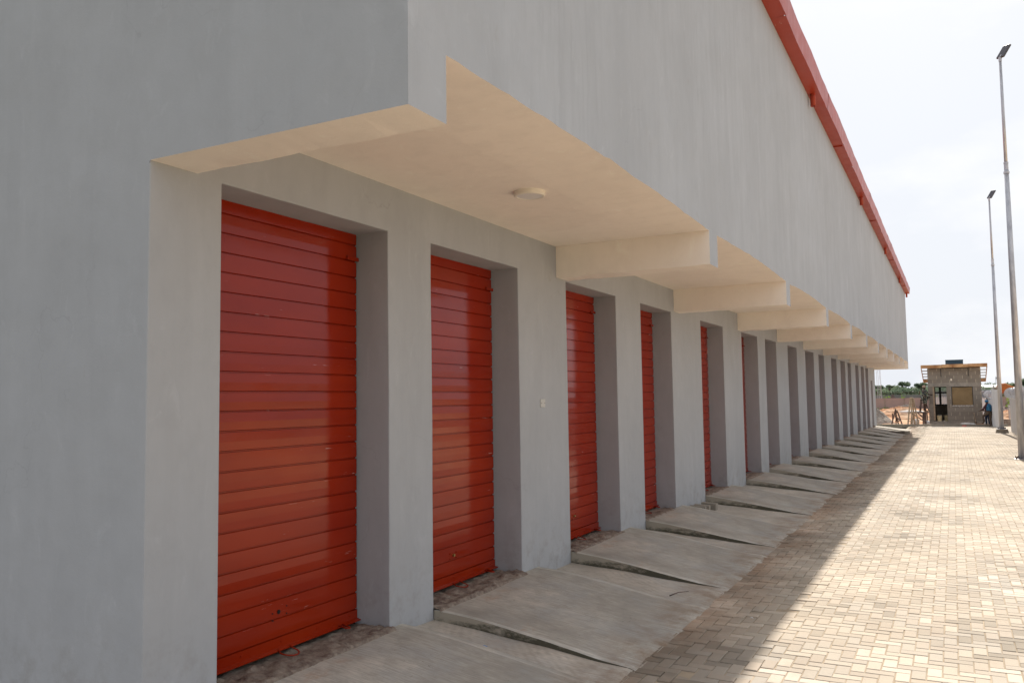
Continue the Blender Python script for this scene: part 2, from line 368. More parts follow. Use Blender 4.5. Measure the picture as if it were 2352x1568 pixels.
# building site soil beyond the kerb
def soil(x, y):
    h = -.02+.10*nz(x, y, 3, .5)+.05*nz(x, y, 5, 1.7)
    k = min(1, max(0, (y-53)/6))
    h += k*(.28*abs(nz(x, y, 9, .16))+.22*max(0, nz(x, y, 2, .45)))
    return h
tag(grid_mesh('soil', -45, 45, 150, 48.35, 112, 120, soil, M['later']), 'bare orange laterite soil of the building site beyond the kerb', 'soil', kind='structure')

b = MB(); b.quad([(7.4, -4, -.03), (60, -4, -.03), (60, 48.35, -.03), (7.4, 48.35, -.03)]);  # out of view; pale surface serves as a warm reflector
tag(b.build('bare_soil_bounce', M['bouncesoil']), 'unseen bare soil beside the paved road, lightened to bounce warm light', 'soil', kind='structure')
# herringbone pavers as real raised blocks
def pavers():
    x0, x1, y0, y1 = 1.42, 7.3, -4.5, 48.05; c = .09; nxx = int((x1-x0)/c); nyy = int((y1-y0)/c)
    rects = []
    for i in range(-1, nxx+1):
        for j in range(-1, nyy+1):
            m = (i-j) % 4
            X = x0+i*c; Y = y0+j*c
            if m == 0: rects.append((X, X+2*c, Y, Y+c))
            elif m == 3: rects.append((X, X+c, Y, Y+2*c))
    rects = [r for r in rects if (r[0] > 1.40 and r[1] < x1+.2 and r[2] > y0-.05 and r[3] < y1+.12)]
    n = len(rects); A = np.array(rects); g = .0028+np.random.rand(n, 4)*.0016; ch = .0035
    jx = np.random.randn(n, 1)*.0012
    xa = A[:, 0:1]+g[:, 0:1]+jx; xb = A[:, 1:2]-g[:, 1:2]+jx; ya = A[:, 2:3]+g[:, 2:3]; yb = A[:, 3:4]-g[:, 3:4]
    near = (xa < 2.3)*1.0; jit = np.random.randn(n, 1)*(.0008+.0022*near); tilt = np.random.randn(n, 2)*(.003+.009*near)
    V = np.zeros((n, 12, 3))
    def put(k, x, y, z): V[:, k, 0] = x[:, 0]; V[:, k, 1] = y[:, 0]; V[:, k, 2] = z
    cx = (xa+xb)/2; cy = (ya+yb)/2
    for lvl, (ins, zz) in enumerate(((0, -.03), (0, -ch*.8), (ch, 0))):
        for q, (X, Y) in enumerate(((xa+ins, ya+ins), (xb-ins, ya+ins), (xb-ins, yb-ins), (xa+ins, yb-ins))):
            z = zz+jit+tilt[:, 0:1]*(X-cx)+tilt[:, 1:2]*(Y-cy); put(lvl*4+q, X, Y, z[:, 0])
    V = V.reshape(-1, 3)
    # slow settlement of the surface
    V[:, 2] += .006*np.sin(V[:, 0]*1.7+np.sin(V[:, 1]*.9)*1.3)*np.sin(V[:, 1]*.63+.4)
    fq = []
    for l in (0, 4):
        for q in range(4): a = l+q; bq = l+(q+1) % 4; fq.append((a, bq, bq+4, a+4))
    fq.append((8, 9, 10, 11)); fq = np.array(fq)
    F = (fq[None]+(np.arange(n)*12)[:, None, None]).reshape(-1, 4)
    me = bpy.data.meshes.new('paving'); me.vertices.add(len(V)); me.vertices.foreach_set('co', V.ravel())
    me.loops.add(F.size); me.loops.foreach_set('vertex_index', F.ravel().astype(np.int32))
    me.polygons.add(len(F)); me.polygons.foreach_set('loop_start', np.arange(0, F.size, 4, dtype=np.int32)); me.polygons.foreach_set('loop_total', np.full(len(F), 4, dtype=np.int32))
    lowf = np.array([noise.noise(Vector((p_[0]*.9, p_[2]*.7, 3)))+.5*noise.noise(Vector((p_[0]*3, p_[2]*3, 5))) for p_ in rects]); tone = np.clip(.5+.85*(np.random.rand(n)-.5)+.65*lowf, 0, 1); a = me.attributes.new('tone', 'FLOAT', 'FACE'); a.data.foreach_set('value', np.repeat(tone, 9).astype(np.float32))
    me.materials.append(M['paver']); me.update(calc_edges=True); me.validate(); me.shade_flat()
    o = bpy.data.objects.new('paving', me); COL.objects.link(o); return o
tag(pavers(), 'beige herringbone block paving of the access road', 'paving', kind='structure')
# the rest of the paved yard behind the camera and end wall
b = MB(); b.quad([(-14, -12, -.008), (1.42, -12, -.008), (1.42, -.02, -.008), (-14, -.02, -.008)]); tag(b.build('yard', M['joint']), 'paved yard before the end wall', 'yard', kind='structure')

# ------------------------------------------------------------------ the long building
D, ZB, ZS, ZT, ZTOP, LEN = 1.585, 3.034, 3.352, 3.018, 6.87, 43.7
RD = .28
doors = [(.469, 2.010), (2.565, 4.026), (5.118, 6.574), (7.470, 8.795), (10.37, 11.84), (13.283, 14.77), (15.55, 16.836), (18.316, 19.684), (21.04, 22.62), (23.6, 24.83),
         (26.52, 27.98), (29.08, 30.57), (31.36, 32.54), (34.18, 35.55), (36.52, 37.95), (38.65, 40.04), (41.2, 42.28)]
beams = [0, 4.88, 8.94, 13.0, 16.98, 20.78, 24.65, 28.35, 32.1, 35.75, 39.4, LEN-.3]
BW = .297
bld = empty('shop_building', (0, 0, 0), 'long grey rendered building with red roller shutters and a deep cream soffit', 'building')
def ztop(k): return 2.45 if k == 16 else ZT
b = MB()
# facade with openings; arrises wander by a few millimetres as hand-floated plaster does
ZL = [-.3+(ZT+.3)*i/14 for i in range(15)]
def ey(y, z): return y if y < .6 or y == LEN else y+.008*nz(y, z, 1, .9)+.004*nz(y, z, 5, 4)
bounds = [0]+[v for d_ in doors for v in d_]+[LEN]
for i in range(0, len(bounds), 2):      # pillars
    p, q = bounds[i], bounds[i+1]
    for z0, z1 in zip(ZL, ZL[1:]): b.quad([(0, ey(p, z0), z0), (0, ey(q, z0), z0), (0, ey(q, z1), z1), (0, ey(p, z1), z1)])
    b.quad([(0, ey(p, ZT), ZT), (0, ey(q, ZT), ZT), (0, ey(q, ZT), ZS+.02), (0, ey(p, ZT), ZS+.02)])
for k, (a, c) in enumerate(doors):
    zt = ztop(k); n = 8; ze = lambda t: ZT+.006*nz(a+t, 2, 8, 3)*(0 < t < 1)
    for i in range(n):
        t0, t1 = i/n, (i+1)/n; A, C_ = ey(a, ZT), ey(c, ZT); y0, y1 = A+(C_-A)*t0, A+(C_-A)*t1
        b.quad([(0, y0, ze(t0)), (0, y1, ze(t1)), (0, y1, ZS+.02), (0, y0, ZS+.02)])
        b.quad([(-RD-.25, a+(c-a)*t0, ze(t0)), (-RD-.25, a+(c-a)*t1, ze(t1)), (0, y1, ze(t1)), (0, y0, ze(t0))])
    if k == 16: b.box(-RD-.2, 0, a-.005, c+.005, zt, ZT+.02)
    for z0, z1 in zip(ZL, ZL[1:]):
        b.quad([(0, ey(a, z0), z0), (-RD-.25, a, z0), (-RD-.25, a, z1), (0, ey(a, z1), z1)])
        b.quad([(-RD-.25, c, z0), (0, ey(c, z0), z0), (0, ey(c, z1), z1), (-RD-.25, c, z1)])
# near end wall, flush with the overhang end
b.quad([(-12, 0, -.3)]+[(0, 0, z) for z in ZL]+[(0, 0, ZB), (D, 0, ZB), (D, 0, ZTOP), (-12, 0, ZTOP)])
b.quad([(0, LEN, -.3), (-12, LEN, -.3), (-12, LEN, ZTOP), (D, LEN, ZTOP), (D, LEN, ZB), (0, LEN, ZB)])
b.quad([(-12, LEN, -.3), (-12, 0, -.3), (-12, 0, ZTOP), (-12, LEN, ZTOP)])
b.quad([(-12, 0, ZTOP), (D, 0, ZTOP), (D, LEN, ZTOP), (-12, LEN, ZTOP)])
wl = b.build('wall', M['grey'], bld)
bm = bmesh.new(); bm.from_mesh(wl.data); bmesh.ops.remove_doubles(bm, verts=bm.verts, dist=.0008); bm.to_mesh(wl.data); bm.free()
bv = wl.modifiers.new('bevel', 'BEVEL'); bv.width = .007; bv.segments = 2; bv.limit_method = 'ANGLE'; bv.angle_limit = R(50)
# fascia (outer face of the overhang) with its beam ends hanging below as teeth; hand-finished, slightly wavy arris
b = MB()
def wav(y, base):  # wavy lower arris
    return base+.010*nz(y, 0, 1, 2.3)+.010*nz(y, 0, 7, 7)
for k in range(len(beams)):
    y0 = beams[k]; y1 = y0+BW
    b.quad([(D, y0, ZB), (D, y1, ZB), (D, y1, ZTOP), (D, y0, ZTOP)])
    b.quad([(D-.012, y1, ZB), (D-.012, y1, ZS), (D, y1, ZS), (D, y1, ZB)][::-1]) if k else None
    if k < len(beams)-1:
        ye = beams[k+1]; n = max(8, int((ye-y1)/.1))
        for i in range(n):
            a = y1+(ye-y1)*i/n; c = y1+(ye-y1)*(i+1)/n
            sa = .055*math.sin(math.pi*i/n)*.8; sc = .055*math.sin(math.pi*(i+1)/n)*.8
            za = wav(a, ZS)+sa*.7; zc = wav(c, ZS)+sc*.7
            if i == 0: za = ZS
            if i == n-1: zc = ZS
            b.quad([(D, a, za), (D, c, zc), (D, c, ZTOP), (D, a, ZTOP)])
b.build('fascia', M['fascia'], bld)
# cream soffit slabs, one per bay
for k in range(len(beams)-1):
    y1 = beams[k]+BW; ye = beams[k+1]; n = max(8, int((ye-y1)/.1)); b = MB()
    for i in range(n):
        a = y1+(ye-y1)*i/n; c = y1+(ye-y1)*(i+1)/n
        sa = .055*math.sin(math.pi*i/n)*.56; sc = .055*math.sin(math.pi*(i+1)/n)*.56
        za = wav(a, ZS)+sa if i else ZS; zc = wav(c, ZS)+sc if i < n-1 else ZS
        b.quad([(D, a, za), (D-.6, a, ZS), (D-.6, c, ZS), (D, c, zc)])
        b.quad([(D-.6, a, ZS), (0, a, ZS), (0, c, ZS), (D-.6, c, ZS)])
    b.build('soffit', M['cream'], bld)
for k, y0 in enumerate(beams):
    y1 = y0+BW; b = MB(); n = 24; e = .007
    for i in range(n):
        xa = D*i/n; xb = D*(i+1)/n
        def zz(x, s): return ZB+.010*nz(x, y0+s, 4, 3)*(0 < x < D)+.004*nz(x, s+y0, 4, 17)*(0 < x < D)
        ja, jb = zz(xa, 0), zz(xb, 0); ka, kb = zz(xa, 1), zz(xb, 1)
        if k == 0: ja = jb = ZB
        b.quad([(xa, y0, ja), (xa, y1, ka), (xb, y1, kb), (xb, y0, jb)][::-1])
        if k: b.quad([(xa, y0, ja), (xb, y0, jb), (xb, y0, ZS+.02), (xa, y0, ZS+.02)], 0)
        if k < len(beams)-1: b.quad([(xb, y1, kb), (xa, y1, ka), (xa, y1, ZS+.02), (xb, y1, ZS+.02)], 0)
    b.build('beam', M['cream'], bld)
# flat concrete roof with red sheet over it, set behind the gutter
b = MB(); b.quad([(D-.02, -.02, ZTOP+.10), (D-.02, LEN+.05, ZTOP+.10), (-12.1, LEN+.05, ZTOP+1.5), (-12.1, -.02, ZTOP+1.5)]); b.build('roof', M['redgut'], bld)
# gutter: soffit strip, outer face in sheets, end cap, with short down spouts
GW, GH = .195, .30
g = MB(); sheets = [-.6, 4.3, 8.5, 12.72, 16.95, 21.16, 25.4, 29.6, 33.8, 38.0, LEN+.35]
for i in range(len(sheets)-1):
    a, c = sheets[i]+.004, sheets[i+1]-.004; n = 10; o_ = (i % 2)*.004
    for q in range(n):
        ya = a+(c-a)*q/n; yc = a+(c-a)*(q+1)/n
        def wv(y): return .010*nz(y, 3, 2, .9)+.004*nz(y, 3, 5, 3)
        wa, wc = wv(ya), wv(yc)
        P = lambda y, wq: [(D-.03, y, ZTOP+.006), (D+GW+wq+o_, y, ZTOP+.004+o_), (D+GW+.03+wq+o_, y, ZTOP+GH+wq), (D+GW+.005+wq+o_, y, ZTOP+GH+.012+wq), (D+GW-.005+o_, y, ZTOP+.03)]
        pa, pc = P(ya, wa), P(yc, wc)
        for t in range(4): g.quad([pa[t], pc[t], pc[t+1], pa[t+1]])
g.quad([(D-.03, LEN+.35, ZTOP+.006), (D+GW, LEN+.35, ZTOP+.006), (D+GW+.03, LEN+.35, ZTOP+GH), (D-.03, LEN+.35, ZTOP+GH)])
g.quad([(D-.02, -.58, ZTOP+.011), (D+GW-.02, -.58, ZTOP+.011), (D+GW-.02, LEN+.33, ZTOP+.011), (D-.02, LEN+.33, ZTOP+.011)]); g.quad([(D+GW-.01, -.58, ZTOP+.02), (D+GW+.004, -.58, ZTOP+GH-.01), (D+GW+.004, LEN+.33, ZTOP+GH-.01), (D+GW-.01, LEN+.33, ZTOP+.02)])
gut = g.build('gutter', M['redgut'], bld, recalc=False)
for y in (3.4, 11.78, 20.18, 28.8, 37.4, LEN):
    t = MB(); t.lathe((D+.075, y, ZTOP), [(.043, .01), (.043, -.20), (.036, -.20), (.036, .0)], 16); t.build('down_spout', M['redgut'], gut, smooth=True)
for y in (7.3, 15.14, 23.5, 31.7, 40.2):
    t = MB(); t.box(D+.0, D+GW-.02, y-.012, y+.012, ZTOP-.012, ZTOP+.008); t.build('bracket', M['redgut'], gut)

# roller doors
PITCH = .1185
def make_door(k, a, c):
    zt = ztop(k); zb = .325; b = MB(); x = -RD; y0 = a-.02; y1 = c-.012
    z = zb; prof = []
    while z < zt+.06:
        prof += [(x-.014, z), (x-.014, z+.005), (x-.001, z+.0095), (x, z+PITCH*.5), (x-.001, z+PITCH-.004), (x-.014, z+PITCH-.001)]
        z += PITCH
    prof = [p for p in prof if p[1] < zt+.08]
    ny = 6
    for i in range(len(prof)-1):
        for q in range(ny):
            ya = y0+(y1-y0)*q/ny; yb = y0+(y1-y0)*(q+1)/ny
            b.quad([(prof[i][0], ya, prof[i][1]), (prof[i][0], yb, prof[i][1]), (prof[i+1][0], yb, prof[i+1][1]), (prof[i+1][0], ya, prof[i+1][1])])
    d = b.build('roller_door', M['red'], bld)
    # black boxes painting the shade in the guide slot beside the curtain
    t = MB(); t.box(x-.05, x-.022, c-.03, c+.0, .2, zt+.01); t.build('guide_slot_shade', M['dark'], d); t = MB(); t.box(x-.05, x-.024, a-.0, a+.03, .2, zt+.01); t.build('guide_slot_shade', M['dark'], d)
    r = MB(); r.quad([(x+.004, y0, .265), (x+.004, y1, .265), (x+.004, y1, .325), (x+.004, y0, .325)]); r.quad([(x+.004, y0, .325), (x+.004, y1, .325), (x-.01, y1, .327), (x-.01, y0, .327)])
    r.quad([(x+.004, y0, .268), (x+.032, y0+.03, .258), (x+.032, y1+.006, .258), (x+.004, y1, .268)][::-1]); r.quad([(x+.032, y0, .258), (x+.032, y1+.006, .258), (x+.032, y1+.006, .252), (x+.032, y0, .252)]);
    r.quad([(x+.032, y0, .252), (x+.032, y1, .252), (x-.02, y1, .252), (x-.02, y0, .252)]);
    n = 5
    for i in range(n):
        yy = a+.1+(c-a-.2)*i/(n-1)
        r.lathe((0, 0, 0), [(.0, 0)], 3) if False else None
        for (rr, xx) in ((.0075, 0),):
            r.tube([(x+.002, yy, .298), (x+.010, yy, .298)], [rr, rr*.6], 10)
    r.build('bottom_rail', M['red'], d)
    mid = (a+c)/2
    h = MB(); rad = .07; pts = [(x+.025, mid-.05, .262)]
    for t in range(9): an = math.pi*(t/8.0); pts.append((x+.04+.02+.075*math.sin(an), mid-.055*math.cos(an)*1.1, .246-.012*math.sin(an)))
    pts.append((x+.025, mid+.05, .262)); h.tube(pts, .0048, 8); h.build('pull_ring', M['red'], d, smooth=True)
    for s, yy in ((-1, a+.03), (1, c-.22)):
        h = MB(); pts = [(x+.03, yy-.02, .268), (x+.10, yy-.03, .262), (x+.118, yy-.015, .261), (x+.11, yy+.0, .262), (x+.03, yy+.012, .270)]; h.tube(pts, .0055, 8); h.build('latch_loop', M['red'], d, smooth=True)
    h = MB(); h.box(x+.002, x+.018, c-.13, c-.004, zt-.20, zt-.172); h.build('side_latch', M['red'], d, bevel=.002)
    lk = MB(); zl = .485; yl = mid
    if k == 0:
        lk.tube([(x-.012, yl-.02, zl), (x+.0045, yl-.02, zl)], .013, 14)
        lk.build('lock_hole', M['dark'], d)
        for dy, dz in ((-.075, .0), (-.07, -.045), (.05, .022), (.05, -.024)): lk = MB(); lk.tube([(x-.01, yl+dy, zl+dz), (x+.0042, yl+dy, zl+dz)], .0045, 8); lk.build('screw_hole', M['dark'], d)
    elif k < 4:
        lk.tube([(x-.01, yl, zl), (x+.014, yl, zl)], [.015, .012], 14); lk.build('lock_cylinder', M['brass'], d)
        for dy, dz in ((-.055, .02), (-.055, -.025), (.045, .022), (.045, -.022)): lk = MB(); lk.tube([(x, yl+dy, zl+dz), (x+.008, yl+dy, zl+dz)], [.007, .004], 8); lk.build('rivet', M['red'], d)
    if k == 0: d['label'] = 'red slatted roller shutter with an empty lock hole'
for k, (a, c) in enumerate(doors): make_door(k, a, c)
# added black sheet standing in for interior shade, so that gaps read as depth
b = MB(); b.quad([(-.62, .05, -.2), (-.62, LEN-.05, -.2), (-.62, LEN-.05, ZS), (-.62, .05, ZS)]); b.build('shade_backing', M['dark'], bld)

# ceiling light, blank switch plate
t = empty('ceiling_light', (.79, 2.713, ZS), 'round white surface mounted light on the nearest soffit bay', 'ceiling light')
h = MB(); h.lathe((0, 0, 0), [(.0, .002), (.118, .002), (.118, -.030), (.112, -.036), (.097, -.036), (.095, -.032)], 48); h.build('housing', M['lampwhite'], t, smooth=False)
h = MB(); h.lathe((0, 0, 0), [(.0, -.0335), (.096, -.0335)], 48); h.build('diffuser', M['lamp'], t)
h = MB(); h.box(-.117, -.1155, -.03, -.022, -.022, -.008); h.box(-.1175, -.116, -.013, -.009, -.022, -.008); h.build('vent_slot', M['dark'], t)
t = empty('socket_plate', (.0, 4.505, 1.757), 'small blank white plate on the pillar between the second and third shutters', 'wall plate')
h = MB(); h.box(-.002, .008, -.05, .05, -.04, .04); h.build('plate', mat('dusty_plate', (.50, .49, .46), .6), t, bevel=.002)
h = MB(); h.tube([(.006, -.036, 0), (.0105, -.036, 0)], .004, 8); h.tube([(.006, .036, 0), (.0105, .036, 0)], .004, 8); h.build('screws', M['rust'], t)

# ------------------------------------------------------------------ apron and ramps
def interp(x, P):
    if x <= P[0][0]: return P[0][1]
    for (a, za), (c, zc) in zip(P, P[1:]):
        if x <= c: return za+(zc-za)*(x-a)/(c-a)
    return P[-1][1]
AP = [(-.6, .13), (0, .122), (.5, .086), (1.0, .044), (1.35, .018), (1.56, .006), (1.66, -.02)]
RP = [(-.6, .235), (0, .232), (.3, .200), (.65, .146), (1.05, .079), (1.35, .030), (1.56, .010), (1.66, -.02)]
def edge(y): return .055*nz(y, 1, 1, .9)+.03*nz(y, 1, 4, 4)+.012*nz(y, 1, 8, 15)
def apz(x, y): return (.045*max(0, 1-x/1.3)*max(0, min(1, (3.0-y)/.8)) if y < 3.0 else 0)+interp(x-edge(y)*max(0, x-1)*1.5, AP)+.006*nz(x, y, 2, 2.5)
tag(grid_mesh('apron', -.6, 1.66, 40, 0, LEN+.1, 440, apz, M['apron']), 'brushed concrete apron sloping from the wall to the pavers', 'apron', kind='structure')
for k, (a, c) in enumerate(doors):
    wid = [.15, .33, .34, .32, .3][k] if k < 5 else .28
    ya, yb = a+.004, c+wid
    e = empty('concrete_ramp', (0, a, 0), 'concrete wedge ramp at the foot of the %s shutter counted from the near end' % ORD[k], 'ramp', 'concrete ramps below the shutters')
    if k == 16: e['label'] = 'last concrete ramp at the far door, low and narrow'
    n = 34; ny = 16 if k < 6 else 6; v = MB(); TS = [0, .03]+[.03+.94*q/ny for q in range(1, ny)]+[.97, 1]
    w0 = random.uniform(-.03, .03); hs = random.uniform(.93, 1.08)
    def Y(i, t):  # slightly bowed side edges
        x = 1.66*i/n; return (ya+(yb-ya)*t)+.02*math.sin(x*2.2+k)*(1 if t in (0, 1) else .5)*min(1, x*2)+.008*nz(x, k+t, 3, 5)-a
    def rz(x, y):
        z = interp(x-edge(y+a)*max(0, x-1)*1.5, RP)
        return z*(1+(hs-1)*max(0, 1-x))+.005*nz(x, y+a, 5, 2.0)
    for i in range(n):
        x0, x1 = 1.66*i/n, 1.66*(i+1)/n
        for j, (t0, t1) in enumerate(zip(TS, TS[1:])):
            P = [(x0, Y(i, t0)), (x1, Y(i+1, t0)), (x1, Y(i+1, t1)), (x0, Y(i, t1))]
            v.quad([(p[0], p[1], rz(*p)) for p in P], 2 if j in (0, len(TS)-2) else 0)
        for t in (0, 1):
            p, q = (x0, Y(i, t)), (x1, Y(i+1, t)); r = .006*(1 if t else -1)
            v.quad([(p[0], p[1]+r, -.05), (q[0], q[1]+r, -.05), (q[0], q[1], rz(*q)), (p[0], p[1], rz(*p))], 1)
    v.quad([(0, Y(0, 0), -.05), (0, Y(0, 1), -.05), (0, Y(0, 1), rz(0, Y(0, 1))), (0, Y(0, 0), rz(0, Y(0, 0)))], 1)
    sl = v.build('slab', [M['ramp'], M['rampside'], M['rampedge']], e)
    # smooth only top
    bm = bmesh.new(); bm.from_mesh(sl.data); bmesh.ops.remove_doubles(bm, verts=bm.verts, dist=.0005); bmesh.ops.recalc_face_normals(bm, faces=bm.faces)
    for f in bm.faces: f.smooth = f.material_index != 1
    bm.to_mesh(sl.data); bm.free()
    for ed in sl.data.edges: pass
    # broken mortar bed under the shutter
    res = 46 if k < 3 else (20 if k < 7 else 8)
    def mz(x, y):
        f = 1 if x < .02 else max(0, 1-(x-.02)/.06)
        rr = .020*nz(x, y, 1, 9)+.016*nz(x, y, 5, 22)+.010*nz(x, y, 5, 50)
        return .232+rr*f+(-.012 if f == 0 else 0)-.012*max(0, -x)/.28-(.03 if x > .05 else 0)
    o = grid_mesh('mortar_bed', -.5, .07, max(10, int(res*.6)), .0, c-a, res*2, lambda x, y: mz(x, y+a), M['mortar'], e)

# loose paving bricks beside the fourth pillar
for (x, y, z, r, lab) in ((.14, 9.15, .108, .2, 'grey paver brick nearest the viewer in the small pile by the pillar'), (.16, 9.32, .108, .12, 'grey paver brick in the middle of the small pile by the pillar'),
                     (.18, 9.47, .108, .05, 'grey paver brick third along in the small pile by the pillar'), (.22, 9.75, .108, -.1, 'grey paver brick set apart at the far side of the small pile')):
    h = MB(); h.box(-.115, .115, -.052, .052, 0, .095); o = h.build('paver_brick', M['kerb'], bevel=.004); o.location = (x, y, z); o.rotation_euler = (0, .06, r)
    tag(o, lab, 'brick', 'loose paver bricks')
def chip(name, x, y, z, sx, sy, rz, m, lab, cat, curl=.004):
    h = MB(); n = 6
    for i in range(n):
        a = -sx+2*sx*i/n; c = -sx+2*sx*(i+1)/n; wa = sy*math.sin(math.pi*(i+.15)/(n+.3)); wc = sy*math.sin(math.pi*(i+1.15)/(n+.3))
        h.quad([(a, -wa, curl*math.cos(a/sx*2)), (c, -wc, curl*math.cos(c/sx*2)), (c, wc, curl*math.cos(c/sx*2)+.003), (a, wa, curl*math.cos(a/sx*2)+.003)])
    o = h.build(name, m); o.location = (x, y, z+.006); o.rotation_euler = (0, .05, rz)
    md = o.modifiers.new('thick', 'SOLIDIFY'); md.thickness = .0015
    return tag(o, lab, cat)
mb_ = mat('blue_plastic', (.03, .2, .5), .5); ml_ = mat('dry_leaf', (.42, .18, .06), .8)
chip('plastic_scrap', .60, 2.27, apz(.6, 2.27), .028, .006, .6, mb_, 'thin blue plastic scrap on the apron between the first two ramps', 'scrap')
chip('dry_leaf', .70, 6.98, apz(.7, 6.98), .05, .03, .4, ml_, 'orange dry leaf on the apron beside the third ramp', 'leaf')
h = MB(); h.tube([(-.12, 0, 0), (0, .01, .01), (.12, 0, .004)], [.005, .004, .003], 6); o = h.build('twig', M['darkwood']); o.location = (1.28, 4.62, .034); o.rotation_euler = (0, 0, 1.1); tag(o, 'dark dry twig at the foot of the apron beside the second ramp', 'twig')
h = MB(); h.tube([(-.07, 0, 0), (0, .008, .008), (.07, 0, .004)], [.004, .004, .003], 6); h.tube([(0, .008, .008), (.03, -.035, .004)], .003, 6); o = h.build('twig', M['darkwood']); o.location = (2.86, 1.62, .006); o.rotation_euler = (0, 0, -.5); tag(o, 'small forked twig on the sunlit pavers close to the viewer', 'twig')
for i, (x, y) in enumerate(((2.02, 4.15), (3.35, 5.9))):
    chip('paper_scrap', x, y, .004, .012, .006, i, M['bag'], ['tiny white paper scrap on the shaded pavers', 'tiny white paper scrap on the sunlit pavers'][i], 'paper')
# kerbs
b = MB()
x = -14.0; i = 0
while x < 5.2:
    b.box(x+.006, x+.994, 48.16+.004*(i % 2), 48.36, -.1, .105+.004*((i*7) % 3)); x += 1.0; i += 1
tag(b.build('kerb', M['kerb'], bevel=.012), 'grey concrete kerb closing the far end of the paving', 'kerb', kind='structure')
h = MB(); v = [(-.75, -.09), (.7, -.09), (.82, .09), (-.75, .09)]
h.quad([(p[0], p[1], -.02) for p in v][::-1]); h.quad([(p[0], p[1], .15 if p[0] > 0 else .11) for p in v])
for i in range(4):
    p, q = v[i], v[(i+1) % 4]; zp = .15 if p[0] > 0 else .11; zq = .15 if q[0] > 0 else .11
    h.quad([(p[0], p[1], -.02), (q[0], q[1], -.02), (q[0], q[1], zq), (p[0], p[1], zp)])
o = h.build('kerb_stone', M['kerb'], bevel=.01); o.location = (1.02, 38.3, 0); o.rotation_euler = (0, 0, -.55); tag(o, 'single concrete kerbstone lying across the foot of the far ramps', 'kerbstone')

# ------------------------------------------------------------------ lamp posts
def lamp_post(x, y, z0, ztp, label, face, r0=.105):
    e = empty('lamp_post', (x, y, z0), label, 'lamp post', 'tall galvanised lamp posts'); H = ztp-z0
    h = MB(); k = .735
    h.tube([(0, 0, 0), (0, 0, H*.45), (0, 0, H*.72)], [r0, r0*.72, r0*.60], 12); h.build('lower_pole', M['galv'], e, smooth=True)
    h = MB(); h.tube([(0, 0, H*.715), (0, 0, H)], [r0*.46, r0*.36], 12); h.build('upper_pole', M['galv'], e, smooth=True)
    h = MB(); h.tube([(0, 0, H*.71), (0, 0, H*.715)], r0*.76, 12); h.tube([(0, 0, H*.735), (0, 0, H*.739)], r0*.62, 12); h.tube([(0, 0, H*.714), (0, 0, H*.736)], r0*.56, 12); h.build('collar', M['galv'], e)
    h = MB(); h.box(-.19, .19, -.19, .19, -.005, .016); h.build('base_plate', M['galv'], e)
    h = MB()
    for sx in (-1, 1):
        for sy in (-1, 1): h.tube([(sx*.15, sy*.15, .01), (sx*.15, sy*.15, .07)], .012, 6)
        h.quad([(sx*.05, 0, .016), (sx*.17, 0, .016), (sx*.05, 0, .14)])
    h.build('anchor_bolts', M['rust'], e)
    # head: bracket, housing tilted up, glass
    h = MB(); h.tube([(0, 0, H-.02), (0, 0, H+.10)], r0*.42, 10); h.tube([(0, 0, H+.05), (.05*face[0], .05*face[1], H+.16)], .04, 8); h.build('bracket', M['galv'], e)
    h = MB(); h.box(-.05, .36, -.13, .13, -.028, .028); hd = h.build('lamp_head', mat('grey_lamp_housing', (.07, .07, .08), .5), e, bevel=.012)
    hd.location = (.03*face[0], .03*face[1], H+.13); hd.rotation_euler = (.25, R(-58), math.atan2(face[1], face[0]))
    h = MB(); h.box(.08, .33, -.10, .10, -.036, -.027); h.build('lamp_lens', M['lamp'], hd)
    return e
lamp_post(5.10, 23.42, 0, 10.95, 'tall galvanised lamp post bolted to the paving at the right edge, the nearer one', (.884, .468), .097)
lamp_post(5.36, 40.05, .17, 10.45, 'tall galvanised lamp post on a concrete block, the farther one by the fence gap', (.884, .468), .097)
h = MB(); pr = [(-.26, -.22), (.26, -.22), (.26, .22), (-.26, .22)]
h.quad([(x_, y_, -.02) for x_, y_ in pr][::-1]); h.quad([(x_*.82, y_*.85, .17) for x_, y_ in pr])
for i in range(4):
    p, q = pr[i], pr[(i+1) % 4]; h.quad([(p[0], p[1], -.02), (q[0], q[1], -.02), (q[0]*.82, q[1]*.85, .17), (p[0]*.82, p[1]*.85, .17)])
o = h.build('concrete_footing', M['kerb'], bevel=.02); o.location = (5.37, 40.02, 0); tag(o, 'rough grey concrete block under the farther lamp post', 'footing')

